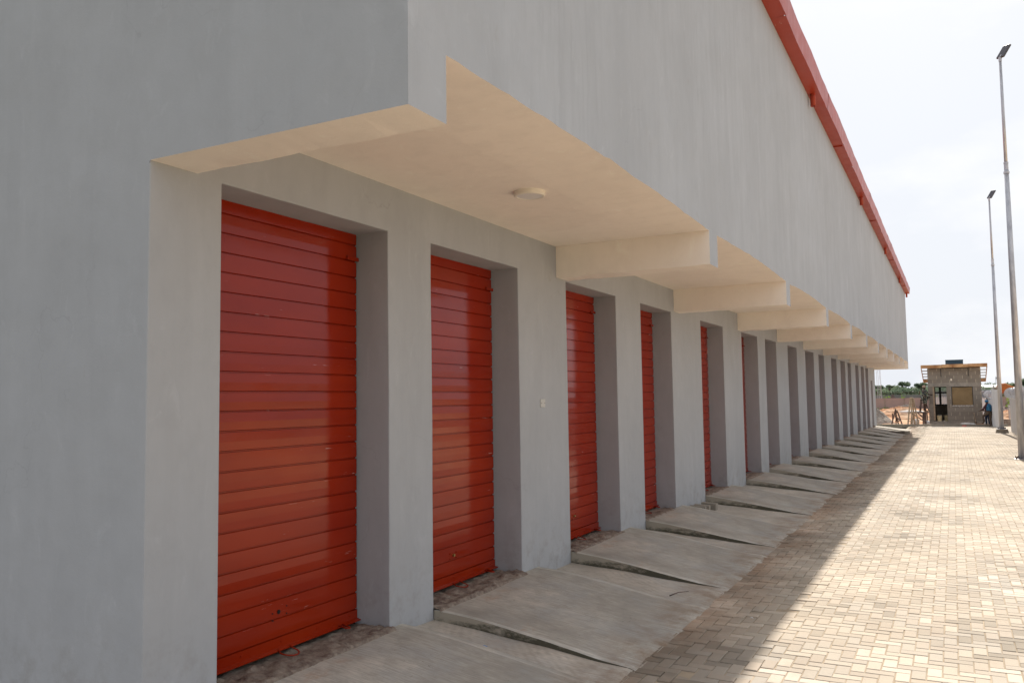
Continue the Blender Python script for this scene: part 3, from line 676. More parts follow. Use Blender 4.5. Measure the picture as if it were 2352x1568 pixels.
# ------------------------------------------------------------------ corrugated fences with razor coils
def fence(name, pts, h, label, coil=(.20, .34), z0=0, post=True):
    e = empty(name, (pts[0][0], pts[0][1], z0), label, 'fence'); ox, oy = pts[0]
    m = MB(); per = .20
    prev = None
    for (a, c) in zip(pts, pts[1:]):
        A = Vector(a)-Vector((ox, oy)); C_ = Vector(c)-Vector((ox, oy)); dd = C_-A; Ln = dd.length; d = dd/Ln; nn = Vector((d.y, -d.x)); n = int(Ln/per)
        row = []
        for i in range(n):
            s0 = i*per
            for ds, off in ((0, 0), (.06, 0), (.085, .03), (.15, .03), (.175, 0)): row.append(A+d*(s0+ds)+nn*off)
        row.append(A+d*Ln)
        for p, q in zip(row, row[1:]): m.quad([(p.x, p.y, .02), (q.x, q.y, .02), (q.x, q.y, h), (p.x, p.y, h)])
    m.build('sheeting', M['white'], e)
    m = MB()
    for (a, c) in zip(pts, pts[1:]):
        A = Vector((a[0]-ox, a[1]-oy, 0)); C_ = Vector((c[0]-ox, c[1]-oy, 0)); d = (C_-A).normalized(); nn = Vector((d.y, -d.x, 0))*.07; n = max(1, int((C_-A).length/2.6))
        for zz in (.35, h*.55, h-.06): m.bar(A+nn+Vector((0, 0, zz)), C_+nn+Vector((0, 0, zz)), .04)
        for i in range(n+1):
            p = A.lerp(C_, i/n)+nn*1.6; m.bar(p, p+Vector((0, 0, h+.25)), .06)
    m.build('frame', M['galv'], e)
    if coil:
        m = MB(); rr = coil[0]
        for (a, c) in zip(pts, pts[1:]):
            A = Vector((a[0]-ox, a[1]-oy, h+rr*.8)); C_ = Vector((c[0]-ox, c[1]-oy, h+rr*.8)); d = (C_-A); Ln = d.length; d.normalize(); nn = Vector((-d.y, d.x, 0))
            for ph, sg in ((0, 1), (1.3, -1), (2.9, 1)):
                P = []; turns = int(Ln/.17); st = turns*12
                for i in range(st):
                    t = 2*math.pi*i/12*sg+ph; rj = rr*(1+.18*nz(i*.11, ph, 2)); P.append(A+d*(Ln*i/st+.05*nz(i*.2, 4, ph))+nn*math.cos(t)*rj+Vector((0, 0, math.sin(t)*rj+.05*nz(i*.03, ph, 9))))
                m.tube(P, .0055, 3, cap=False)
        m.build('razor_coil', M['wire'], e)
    return e
fence('sheet_fence', [(5.88, 14.0), (5.76, 40.9)], 1.6, 'white corrugated sheet fence with razor coils running towards the viewer at the right edge')
fence('sheet_fence', [(5.30, 47.6), (5.22, 60), (4.5, 66), (2.1, 69)], 1.50, 'low white corrugated fence with razor coils passing behind the block kiosk', (.22, .3))
e = fence('gate_panel', [(5.50, 44.4), (5.30, 47.5)], 1.93, 'taller white corrugated gate panel behind the farther lamp post', None); e['category'] = 'gate'
m = MB(); m.box(-.06, .05, 3.05, 3.17, 0, 2.0); m.box(-.12, .12, 3.0, 3.2, 2.0, 2.06); o = m.build('gate_pillar', M['kerb'], e)

# ------------------------------------------------------------------ block kiosk
KY = 51.7
kx0, kx1 = 2.235, 4.965; kd = 2.9
kio = empty('block_kiosk', (3.6, KY, 0), 'unfinished grey block kiosk with a timber edged roof at the end of the road', 'kiosk')
ox = 3.6
def X(x): return x-ox
b = MB(); H1 = 3.22; H2 = 2.68
dx0, dx1, dz0, dz1 = 2.47, 3.19, .16, 2.16; wx0, wx1, wz0, wz1 = 3.44, 4.53, 1.08, 2.15; T = .20
def wq(x0, x1, z0, z1): b.box(X(x0), X(x1), 0, T, z0, z1)
wq(kx0, dx0, .16, dz1); wq(dx1, wx0, .16, dz1); wq(wx0, wx1, .16, wz0); wq(wx1, kx1, .16, dz1); wq(kx0, kx1, 2.375, H1)
b.box(X(kx0), X(kx0)+T, T, kd, .16, H2); b.box(X(kx1)-T, X(kx1), T, kd, .16, H2)
for sx in (X(kx0), X(kx1)-T):
    b.quad([(sx, T, H2), (sx, kd, H2), (sx, T, H1)]); b.quad([(sx+T, T, H2), (sx+T, kd, H2), (sx+T, T, H1)])
# rear wall with its window
rwx0, rwx1 = 2.44, 3.36
b.box(X(kx0)+T, X(rwx0), kd-T, kd, .16, H2); b.box(X(rwx1), X(kx1)-T, kd-T, kd, .16, H2); b.box(X(rwx0), X(rwx1), kd-T, kd, .16, 1.03); b.box(X(rwx0), X(rwx1), kd-T, kd, 2.22, H2)
b.build('wall', M['block'], kio)
b = MB(); b.box(X(kx0)-.004, X(kx1)+.004, -.006, T, dz1, 2.375); b.build('lintel', M['lintel'], kio)
b = MB(); b.box(X(kx0)-.03, X(kx1)+.03, -.05, kd+.02, -.05, .16); b.build('plinth', M['lintel'], kio)
fr = MB(); yw = kd-.12
for x_ in (2.50, 2.82, 3.30): fr.box(X(x_)-.06, X(x_)+.06, yw, yw+.05, 1.03, 2.22)
for z_ in (1.07, 1.82, 2.19): fr.box(X(rwx0)+.003, X(rwx1)-.003, yw+.003, yw+.053, z_-.05, z_+.05)
win = fr.build('rear_window', M['black'], kio)
fr = MB(); fr.quad([(X(rwx0), yw+.025, 1.1), (X(rwx1), yw+.025, 1.1), (X(rwx1), yw+.025, 2.2), (X(rwx0), yw+.025, 2.2)]); fr.build('pane', M['glass'], win)
fr = MB(); t_ = .03
fr.box(X(wx0), X(wx1), .01, .07, wz1-t_, wz1); fr.box(X(wx0), X(wx0)+t_, .01, .07, wz0, wz1-t_); fr.box(X(wx1)-t_, X(wx1), .01, .07, wz0, wz1-t_)
fb = fr.build('window_frame', M['black'], kio)
fr = MB(); fr.box(X(wx0)+t_, X(wx1)-t_, .03, .05, wz0+.01, wz1-t_); fr.build('plywood_infill', M['ply'], kio)
fr = MB(); fr.box(X(dx0), X(dx0)+.09, .03, .15, .2, dz1); fr.build('door_post', M['oldwood'], kio)
fr = MB()
for i in range(8): fr.box(X(wx0)+.02+i*.135, X(wx0)+.13+i*.135, -.012, .03, wz0-.045, wz0-.012+.006*(i % 2))
fr.build('sill_packing', M['bag'], kio)
# roof: front board in three lengths, side boards, battens, sheet
rf = MB(); rx0, rx1 = 1.91, 5.31; yf, yr = -.35, kd+.45; slope = (2.62-3.42)/(yr-yf)
def rz_(y): return 3.40+slope*(y-yf)
rf.quad([(X(rx0), yf, rz_(yf)+.02), (X(rx1), yf, rz_(yf)+.02), (X(rx1), yr, rz_(yr)+.02), (X(rx0), yr, rz_(yr)+.02)])
# roofing sheet only spans the walls; the eaves are still open battens
rf = MB(); rf.quad([(X(kx0), yf+.03, rz_(yf)+.02), (X(kx1), yf+.03, rz_(yf)+.02), (X(kx1), yr-.03, rz_(yr)+.02), (X(kx0), yr-.03, rz_(yr)+.02)])
roof = rf.build('roof', M['lintel'], kio)
for (a, c, dz) in ((rx0, 3.0, 0), (3.0, 4.35, .012), (4.35, rx1, .02)):
    t = MB(); t.box(X(a)+.003, X(c)-.003, yf-.03, yf+.005, rz_(yf)-.16+dz, rz_(yf)+.03+dz); t.build('fascia_board', M['fascwood'], roof)
for x_ in (rx0, rx1):
    t = MB(); s = .03 if x_ == rx0 else -.03
    t.quad([(X(x_), yf, rz_(yf)-.13), (X(x_), yr, rz_(yr)-.13), (X(x_), yr, rz_(yr)+.03), (X(x_), yf, rz_(yf)+.03)]); t.quad([(X(x_)+s, yf, rz_(yf)-.13), (X(x_)+s, yr, rz_(yr)-.13), (X(x_)+s, yr, rz_(yr)+.03), (X(x_)+s, yf, rz_(yf)+.03)])
    t.quad([(X(x_), yf, rz_(yf)-.13), (X(x_)+s, yf, rz_(yf)-.13), (X(x_)+s, yr, rz_(yr)-.13), (X(x_), yr, rz_(yr)-.13)]); t.build('side_board', M['fascwood'], roof)
for i in range(5):
    y_ = yf+.55+i*.72; t = MB()
    t.box(X(rx0)+.03, X(kx0)-.002, y_, y_+.05, rz_(y_)-.03, rz_(y_)+.02); t.box(X(kx1)+.002, X(rx1)-.03, y_, y_+.05, rz_(y_)-.03, rz_(y_)+.02); t.build('batten', M['oldwood'], roof)
t = MB(); t.box(X(rx0), X(rx1), yr-.02, yr+.02, rz_(yr)-.15, rz_(yr)+.03); t.build('rear_board', M['fascwood'], roof)
for x_, l_ in ((2.94, .42), (4.35, .40)):
    t = MB(); t.tube([(X(x_), -.015, 3.2), (X(x_), -.015, 3.2-l_), (X(x_)+.02, -.02, 3.2-l_-.05)], .014, 6); t.build('conduit', M['black'], kio)
t = MB(); t.box(X(3.42), X(3.50), -.012, .01, 2.5, 2.62); t.build('junction_box', M['lampwhite'], kio)
# ribbed crate on the roof
cr = empty('steel_crate', (3.66, KY+1.0, 3.16), 'dark blue ribbed steel crate on top of the kiosk roof', 'crate')
t = MB(); t.box(-.46, .46, -.5, .5, .0, .56); t.build('body', M['crate'], cr, bevel=.01)
t = MB()
for i in range(12): t.box(-.44+i*.078, -.415+i*.078, -.52, -.498, .03, .52)
t.box(-.47, .47, -.53, -.49, .525, .565); t.box(-.02, .02, -.54, -.50, 0, .53); t.build('ribs', M['crate'], cr)
# buckets in the doorway
def bucket(x, y, z, r, hgt, label):
    e = empty('bucket', (x, y, z), label, 'bucket', 'buckets in the kiosk doorway'); t = MB()
    t.lathe((0, 0, 0), [(0, 0), (r*.82, 0), (r, hgt), (r*1.06, hgt), (r*1.06, hgt-.03), (r*.96, hgt-.03), (r*.78, .02), (0, .02)], 20); t.build('tub', M['plas'], e, smooth=False)
    t = MB(); t.tube([(-r, 0, hgt-.03)]+[(-r*math.cos(a_), -.02-.03*math.sin(a_), hgt+.05*math.sin(a_)) for a_ in (0.5, 1, 1.6, 2.2, 2.7)]+[(r, 0, hgt-.03)], .005, 5); t.build('handle', M['galv'], e, smooth=True)
bucket(2.76, KY+.13, .16, .14, .33, 'pale square-shouldered bucket standing in the kiosk doorway'); bucket(3.13, KY+.5, .16, .13, .33, 'pale bucket half hidden behind the right jamb of the kiosk doorway')
# shovel
sh = empty('shovel', (4.6, KY-.25, 0), 'wooden handled shovel leaning on the right part of the kiosk front', 'shovel'); t = MB(); t.bar((0, 0, .02), (-.07, .17, .60), .03); t.bar((-.12, .17, .62), (-.02, .17, .62), .03); t.build('shaft', M['oldwood'], sh)
t = MB(); t.bar((.0, -.02, -.02), (-.02, .03, .16), .12, .012); t.build('blade', M['rust'], sh)
# sacks on the kerb
def sack(x, y, z, sx, sy, sz, rz, m, label, group=None):
    bm = bmesh.new(); bmesh.ops.create_icosphere(bm, subdivisions=3, radius=1)
    for v in bm.verts:
        p = v.co.copy(); q = 1+.28*nz(p.x+x, p.y+y, p.z, 2.2)+.10*nz(p.x, p.y+x, p.z, 6); sq = lambda a_: math.copysign(abs(a_)**.7, a_)
        v.co = Vector((sq(p.x)*sx*q, sq(p.y)*sy*q, max(-.6, sq(p.z))*sz*q))
    me = bpy.data.meshes.new('sack'); bm.to_mesh(me); bm.free(); me.materials.append(m)
    for f in me.polygons: f.use_smooth = True
    o = bpy.data.objects.new('sack', me); COL.objects.link(o); o.location = (x, y, z+sz*.55); o.rotation_euler = (0, 0, rz); return tag(o, label, 'sack', group)
sack(4.05, 48.3, .10, .24, .10, .05, .1, M['bag'], 'crumpled white cement sack lying on the kerb before the kiosk')
sack(4.32, 48.5, .07, .20, .12, .05, -.2, M['bag'], 'flattened white sack just behind the one on the kerb')
sack(3.98, 48.08, .0, .11, .06, .03, .1, M['bagred'], 'small red printed sack hanging at the foot of the kerb')
sack(5.12, 50.6, .05, .13, .2, .16, .3, M['bag'], 'white sack beside the right corner of the kiosk')
sack(1.55, 51.2, .05, .16, .2, .17, .3, M['bag'], 'white sack under the work platform')
sack(2.12, 51.2, .02, .13, .15, .13, -.3, M['bag'], 'pale sack against the left corner of the kiosk')
sack(.95, 60.5, .42, .75, .3, .14, .05, M['bag'], 'long pale sheeting bundle on the orange soil behind the trestles')

# ------------------------------------------------------------------ trestles, platform, saw horse
def frame(name, loc, label, cat, bars, m, rz=0, th=.06):
    e = empty(name, loc, label, cat, None, rz)
    for nm, lst in bars:
        if nm in ('leg', 'rung'):
            for a, c in lst: t = MB(); t.bar(a, c, th, th*.8); t.build(nm, m, e)
        else:
            t = MB()
            for a, c in lst: t.bar(a, c, th*1.6, th)
            t.build(nm, m, e)
    return e
frame('trestle', (1.50, 48.35, -.01), 'tall pale timber A-frame trestle standing on the paving in front of the kerb', 'trestle', [
    ('leg', [((-.27, -.15, 0), (-.08, 0, 1.6)), ((-.05, -.15, 0), (-.04, 0, 1.6)), ((.08, .15, 0), (.0, 0, 1.58)), ((.27, .15, 0), (.06, 0, 1.56))]),
    ('rung', [((-.27, -.15, .28), (.25, .13, .24)), ((-.24, -.1, .76), (.2, .1, .72)), ((-.16, -.05, 1.12), (.0, 0, 1.1)), ((-.14, -.05, 1.3), (.06, 0, 1.27))])], M['oldwood'])
frame('saw_horse', (.56, 50.3, .0), 'low dark timber saw horse beside the sand heap', 'saw horse', [
    ('leg', [((-.26, -.2, 0), (-.02, 0, .92)), ((.30, -.2, 0), (.06, 0, .80)), ((-.05, .25, 0), (-.0, .05, .85)), ((.08, .3, 0), (-.05, .05, .7)), ((-.22, .1, .1), (-.2, .1, .66))]),
    ('brace', [((-.06, -.05, .22), (.16, -.1, .22)), ((-.06, .0, .5), (.17, -.1, .28))])], M['darkwood'])
frame('work_platform', (1.78, 51.3, 0), 'dark timber work platform carrying the standing workman', 'platform', [
    ('leg', [((-.50, -.35, 0), (-.42, -.3, .66)), ((-.42, .3, 0), (-.38, .3, .66)), ((.14, -.35, 0), (.16, -.3, .66)), ((.22, -.35, 0), (.23, -.3, .66)), ((.29, -.32, 0), (.29, -.3, .66)), ((.36, .3, 0), (.34, .3, .66))]),
    ('rung', [((-.40, -.33, .62), (.30, -.33, .1)), ((-.10, -.33, .62), (.28, -.33, .40)), ((.16, -.34, .34), (-.1, -.33, .66))]),
    ('deck', [((-.60, -.3, .69), (.46, -.3, .69)), ((-.6, -.12, .69), (.44, -.12, .70)), ((-.6, .08, .69), (.46, .08, .69)), ((-.6, .26, .70), (.46, .26, .69))])], M['darkwood'])
frame('stool', (1.94, 51.5, .74), 'dark timber step stool standing on the work platform', 'stool', [
    ('leg', [((-.18, -.1, 0), (-.10, 0, .66)), ((.10, -.1, 0), (.05, 0, .66)), ((-.15, .12, 0), (-.09, .05, .66)), ((.3, .1, 0), (.1, .05, .62))]),
    ('rung', [((-.22, -.1, .28), (.06, -.1, .28)), ((-.10, -.08, .5), (.05, -.08, .5))]), ('seat', [((-.14, .0, .67), (.12, 0, .67))])], M['darkwood'])
def heap(name, x, y, rx, ry, h, m, label, cat, kind=None):
    v = []; f = []; n = 40; r = 26
    for i in range(r+1):
        for j in range(n):
            t = 2*math.pi*j/n; q = i/r; k_ = 1+.22*nz(math.cos(t)*1.2+x, math.sin(t)*1.2+y, 3)
            px, py = q*rx*math.cos(t)*k_, q*ry*math.sin(t)*k_; pz = h*max(0, 1-q)**.85*(1+.35*nz(px+x, py, 1, 1.6))+.16*(1-q*.6)*abs(nz(px, py, 3, 4.0))*(.3+h)+.07*nz(px, py, 6, 9)*(1-q*.7)
            v.append((px, py, pz-.04))
    for i in range(r):
        for j in range(n): a = i*n+j; c = i*n+(j+1) % n; f.append((a, a+n, c+n, c))
    me = bpy.data.meshes.new(name); me.from_pydata(v, [], f); me.materials.append(m)
    o = bpy.data.objects.new(name, me); COL.objects.link(o); o.location = (x, y, 0); return tag(o, label, cat, None, kind)
heap('sand_heap', -.8, 52.2, 1.2, 1.5, 1.05, M['sandgrey'], 'lumpy heap of grey sand and rubble just past the building corner', 'sand heap')
heap('soil_mound', .2, 66, 3.6, 3.0, .85, M['later'], 'low orange laterite mound behind the saw horse', 'mound')
heap('soil_mound', 2.8, 61, 1.6, 2.2, .95, M['later'], 'orange laterite mound right behind the work platform', 'mound')
heap('rubble_heap', -.6, 88, 1.8, 1.2, .7, M['sandgrey'], 'grey rubble heap at the foot of the perimeter wall', 'rubble')
heap('soil_mound', 7.1, 62, 1.3, 2.2, .9, M['later'], 'orange mound seen through the gap in the white fence', 'mound')
heap('rubble_heap', 7.6, 70, 1.6, 2.2, 1.45, mat('brown_rubble', (.13, .085, .07), .9), 'dark brown rubble heap seen through the fence gap', 'rubble')
h = MB(); h.box(-.2, .2, -.1, .1, 0, .38); o = h.build('concrete_block', M['mortar'], bevel=.01); o.location = (6.05, 48.9, -.02); tag(o, 'brown concrete block standing in the fence gap', 'block')
h = MB(); h.tube([(0, 0, 0), (0, 0, 1.0)], .03, 8); h.tube([(0, 0, 1.0), (0, 0, 1.06)], .05, 8); o = h.build('marker_post', M['galv']); o.location = (6.25, 51.5, -.02); tag(o, 'thin pale marker post standing in the fence gap', 'post')

# ------------------------------------------------------------------ perimeter walls and mast
pw = empty('perimeter_wall', (-2, 98, -.1), 'pinkish panelled precast wall beyond the building site', 'wall'); b = MB(); x = -40; i = 0
while x < 48:
    b.box(x, x+1.9, 0, .12, 0, 1.40); x += 1.94; i += 1
b.build('panel', M['perim'], pw)
b = MB(); x = -40
while x < 48: b.box(x-.06, x+.04, -.04, .16, 0, 1.42); x += 1.94
b.build('post', M['mortar'], pw)
gw = empty('boundary_wall', (-2, 125, 0), 'dark grey boundary wall topped with posts and wire beyond the pinkish wall', 'wall'); b = MB(); b.box(-60, 70, 0, .2, -.3, 1.62); b.build('wall', M['greywall'], gw)
for i in range(24):
    b = MB(); x = -58+i*5.4; b.bar((x, .1, 1.6), (x, .1, 2.12), .10); b.build('post', M['rust'], gw)
b = MB()
for z in (1.74, 1.86, 1.98): b.bar((-60, .1, z), (70, .1, z), .016)
P = [Vector((-60+i*.10, .1+.22*math.cos(i*.7), 1.86+.2*math.sin(i*.7))) for i in range(1300)]; b.tube(P, .012, 3, cap=False); b.build('wire', M['rust'], gw)
ms = empty('lattice_mast', (-4.25, 105, 0), 'slim pale lattice mast rising past the underside of the overhang end', 'mast')
for dx, dy in ((-.22, -.2), (.22, -.2), (-.08, .2), (.10, .2)):
    t = MB(); t.bar((dx+.10, dy, 0), (dx*.9-.20, dy, 14), .035); t.build('leg', M['galv'], ms)
t = MB()
for i in range(14): s = -.021*i+.1; t.bar((-.22+s, -.2, i*1.0+.3), (.22+s, -.2, i*1.0+.8), .012); 
t.build('bracing', M['galv'], ms)

# distant warehouse, tower
wh = empty('warehouse', (10.8, 220, 0), 'distant pale warehouse with a blue grey roof above the trees', 'warehouse'); b = MB(); b.box(-1.7, 2.6, 0, 20, 0, 3.05); b.build('wall', M['lampwhite'], wh)
b = MB(); b.quad([(-1.8, -.2, 3.0), (2.7, -.2, 3.0), (2.5, 4, 3.6), (-1.5, 4, 3.6)]); b.quad([(-1.5, 4, 3.6), (2.5, 4, 3.6), (2.7, 20, 3.0), (-1.8, 20, 3.0)]); b.quad([(-1.8, -.2, 3.0), (-1.5, 4, 3.6), (-1.8, 20, 3.0)]); b.build('roof', M['roofblue'], wh)
tw = empty('telecom_tower', (15.8, 300, 0), 'faint distant lattice telecom tower right of the kiosk', 'tower')
for sx in (-1, 1):
    t = MB(); t.bar((sx*.7, 0, 0), (sx*.22, 0, 6.8), .10); t.build('leg', M['galv'], tw)
t = MB()
for i in range(8): z = i*.8+.4; w_ = .7-.07*i; t.bar((-w_, 0, z), (w_, 0, z+.5), .06); t.bar((w_, 0, z), (-w_, 0, z+.5), .06)
t.box(-.35, .35, -.2, .2, 5.9, 6.5); t.build('bracing', M['galv'], tw)
h = MB(); h.box(-.6, .35, 0, .05, 0, 1.65); o = h.build('blue_hoarding', M['bluesheet']); o.location = (6.4, 90, -.2); tag(o, 'strip of blue sheet hoarding right of the kiosk in front of the trees', 'hoarding')
# orange mixer drum beyond the fence
dr = empty('mixer_drum', (7.25, 75, 0), 'weathered orange mixer drum showing above the white fence', 'mixer drum')
t = MB(); t.tube([(-.55, 0, 2.0), (-.50, 0, 2.02), (-.3, 0, 2.08), (.0, 0, 2.12), (.28, 0, 2.10), (.5, 0, 2.12), (.62, 0, 2.14)], [.22, .34, .40, .40, .27, .15, .12], 20); t.build('drum', M['drum'], dr, smooth=True)
t = MB(); t.tube([(-.36, 0, 2.06), (-.30, 0, 2.08)], .42, 20); t.build('ring', M['drum'], dr)
t = MB(); t.bar((-.3, -.3, 0), (-.3, 0, 1.8), .08); t.bar((.4, .3, 0), (.3, 0, 1.95), .08); t.bar((-.3, .3, 0), (-.3, 0, 1.8), .08); t.bar((.4, -.3, 0), (.3, 0, 1.95), .08); t.bar((-.6, 0, 1.5), (.6, 0, 1.6), .1); t.build('stand', M['rust'], dr)

# ------------------------------------------------------------------ vegetation
def leaves(blobs, per, size, flat=.8):
    V = []; T = []
    for (x, y, z, rx, rz_) in blobs:
        n = int(per*rx*rz_); k = 0
        base = random.uniform(.1, .9)
        U = np.random.randn(n, 3); U /= np.linalg.norm(U, axis=1)[:, None]; rad = np.random.rand(n, 1)**.4
        lump = np.array([1+.35*noise.noise(Vector((u[0]*2+x, u[1]*2, u[2]*2+y))) for u in U])[:, None]
        P = U*rad*lump*np.array([rx, rx, rz_])+np.array([x, y, z])
        s = size*(.6+np.random.rand(n, 1)*.8)
        a = np.random.randn(n, 3); a /= np.linalg.norm(a, axis=1)[:, None]; bb = np.cross(a, np.random.randn(n, 3)); bb /= np.linalg.norm(bb, axis=1)[:, None]
        V.append(np.stack([P-a*s, P-bb*s*.6, P+a*s, P+bb*s*.6], 1).reshape(-1, 3)); T.append(np.clip(base+.35*(np.random.rand(n)-.5), 0, 1))
    return np.concatenate(V), np.concatenate(T)
def leafobj(name, blobs, per, size, m, parent=None, loc=(0, 0, 0)):
    V, T = leaves(blobs, per, size); n = len(V)//4; me = bpy.data.meshes.new(name); me.vertices.add(len(V)); me.vertices.foreach_set('co', V.ravel())
    me.loops.add(len(V)); me.loops.foreach_set('vertex_index', np.arange(len(V), dtype=np.int32)); me.polygons.add(n)
    me.polygons.foreach_set('loop_start', np.arange(0, len(V), 4, dtype=np.int32)); me.polygons.foreach_set('loop_total', np.full(n, 4, dtype=np.int32))
    a = me.attributes.new('tone', 'FLOAT', 'FACE'); a.data.foreach_set('value', T.astype(np.float32)); me.materials.append(m); me.update(calc_edges=True)
    o = bpy.data.objects.new(name, me); COL.objects.link(o); o.parent = parent; o.location = loc; return o
bl = []
for i in range(330):
    y = random.uniform(215, 300); x = random.uniform(-40, 45)*y/250; r = random.uniform(1.8, 3.4)
    bl.append((x, y, random.uniform(1.0, 2.2)*(.7+.5*noise.noise(Vector((x*.08, 0, 1)))), r, random.uniform(1.2, 1.9)))
for i in range(130):
    y = random.uniform(310, 420); x = random.uniform(-45, 50)*y/250; bl.append((x, y, random.uniform(1.8, 3.0), 3.8, 2.1))
tag(leafobj('woodland', bl, 75, .38, M['leafd']), 'distant belt of green woodland behind the boundary walls', 'woodland', kind='stuff')
bl = []
for i in range(170):
    y = random.uniform(150, 200); x = random.uniform(-42, 45)*y/250; bl.append((x, y, random.uniform(.1, .9), random.uniform(1.2, 2.2), random.uniform(.7, 1.1)))
tag(leafobj('scrub', bl, 75, .24, M['leafl']), 'paler scrub and banana like bushes in front of the woodland', 'scrub', kind='stuff')
bl = [(random.uniform(-9, 6), random.uniform(96.4, 98.8), random.uniform(-.1, .12), .5, .28) for i in range(26)]+[(random.uniform(-12, 14), 99.3+random.random()*1.5, 1.3, .4, .35) for i in range(22)]
tag(leafobj('weeds', bl, 260, .08, M['leafg']), 'bright green weeds along the pinkish perimeter wall', 'weeds', kind='stuff')
def tree(x, y, h, cr, label, flat=.5, m='leafd'):
    e = empty('tree', (x, y, 0), label, 'tree', 'trees standing out of the woodland'); t = MB()
    t.tube([(0, 0, 0), (.1, 0, h*.5), (0, 0, h*.9)], [.22, .16, .06], 8)
    B = []
    for i in range(7):
        a = random.uniform(0, 6.28); rr = cr*random.uniform(.35, .8); p = (rr*math.cos(a), rr*math.sin(a), h-cr*flat*random.uniform(.2, .9)); t.tube([(0, 0, h*.6), p], [.10, .03], 5); B.append((*p, cr*.42, cr*flat*.42))
    B.append((0, 0, h-cr*flat*.5, cr*.6, cr*flat*.5)); t.build('trunk', M['bark'], e); leafobj('crown', B, 190, .26, M[m], e); return e
tree(-7.4, 232, 4.7, 1.5, 'broad topped tree rising clear of the woodland left of the kiosk', .6)
tree(-11.0, 232, 4.0, 1.1, 'thin flat topped tree on the skyline, second from the building', .4)
tree(-13.6, 232, 4.0, 1.3, 'small round tree on the skyline nearest the building end', .6)
tree(-3.6, 232, 4.3, 1.6, 'dense tree on the skyline touching the left edge of the kiosk', .7)
tree(19.5, 232, 4.9, 2.4, 'dark tree on the skyline at the right edge between the lamp posts', .7)
tree(14.2, 205, 3.4, 1.5, 'pale bushy tree under the warehouse', .6, 'leafl')
e = empty('bush', (6.85, 58, 0), 'leafy bright green bush seen through the gap in the white fence', 'bush'); leafobj('foliage', [(0, 0, 1.1, .42, .45), (.2, .1, .7, .4, .4), (-.1, 0, 1.4, .25, .25)], 1800, .05, M['leafg'], e); t = MB(); t.tube([(0, 0, 0), (0, 0, 1.2)], [.03, .015], 6); t.tube([(0, 0, .4), (.2, .1, .9)], .012, 5); t.build('stem', M['bark'], e)
h = heap('tarp_heap', -2.6, 101.5, .55, .5, .75, M['darkwood'], 'small dark tarpaulin heap showing over the pinkish wall', 'tarpaulin'); h.location.z = 1.0
b = MB(); b.box(-.6, .6, -.5, .5, -1.1, .1); o = b.build('base', M['darkwood'], h)

# ------------------------------------------------------------------ people
def skin(name, verts, edges, rads, m, parent=None, sub=2, root=0):
    me = bpy.data.meshes.new(name); me.from_pydata(verts, edges, []); me.materials.append(m)
    o = bpy.data.objects.new(name, me); COL.objects.link(o); o.parent = parent
    s = o.modifiers.new('skin', 'SKIN'); s.use_smooth_shade = True
    for i, r in enumerate(rads):
        sv = me.skin_vertices[0].data[i]; sv.radius = (r, r) if not isinstance(r, tuple) else r; sv.use_root = (i == root)
    u = o.modifiers.new('subsurf', 'SUBSURF'); u.levels = sub; u.render_levels = sub; return o
def person(loc, rz, label, J, clothes, sc=1.0):
    e = empty('person', loc, label, 'person', None, rz); e.scale = (sc,)*3
    keys = list(J.keys()); idx = {k: i for i, k in enumerate(keys)}
    V = [J[k][0] for k in keys]; Rr = [J[k][1] for k in keys]
    E = [('pelvis', 'waist'), ('waist', 'chest'), ('chest', 'neck'), ('neck', 'head'), ('head', 'crown'), ('head', 'nose')]
    for s in 'LR':
        E += [('chest', 'sh'+s), ('sh'+s, 'el'+s), ('el'+s, 'wr'+s), ('wr'+s, 'pa'+s), ('pelvis', 'hip'+s), ('hip'+s, 'kn'+s), ('kn'+s, 'an'+s), ('an'+s, 'to'+s)]
    E = [(idx[a], idx[c]) for a, c in E]
    for s in 'LR':   # fingers
        p = Vector(J['pa'+s][0]); w_ = Vector(J['wr'+s][0]); d = (p-w_).normalized(); sd_ = d.cross(Vector((0, 1, .2))).normalized()
        for q in range(5):
            o_ = sd_*(.028*(q-1.5)/1.5) if q < 4 else sd_*-.04; ln = (.07, .08, .075, .06, .045)[q]
            a = len(V); V.append(tuple(p+o_*.9+d*.03)); Rr.append(.010); V.append(tuple(p+o_+d*ln*.8+Vector((0, -.012, 0)))); Rr.append(.009); V.append(tuple(p+o_+d*ln*1.15+Vector((0, -.03, 0)))); Rr.append(.008)
            E += [(idx['pa'+s], a), (a, a+1), (a+1, a+2)]
    body = skin('body', V, E, Rr, M['skin'], e, root=0)
    for nm, chains, grow, m in clothes:
        ks = []; ed = []
        for ch in chains:
            for a, c in zip(ch, ch[1:]): ed.append((a, c))
            for a in ch:
                if a not in ks: ks.append(a)
        pts = [J[k][0] for k in ks]; rr = [((J[k][1] if not isinstance(J[k][1], tuple) else J[k][1][0])+grow, (J[k][1] if not isinstance(J[k][1], tuple) else J[k][1][1])+grow) for k in ks]
        skin(nm, pts, [(ks.index(a), ks.index(c)) for a, c in ed], rr, m, e, root=0)
    return e
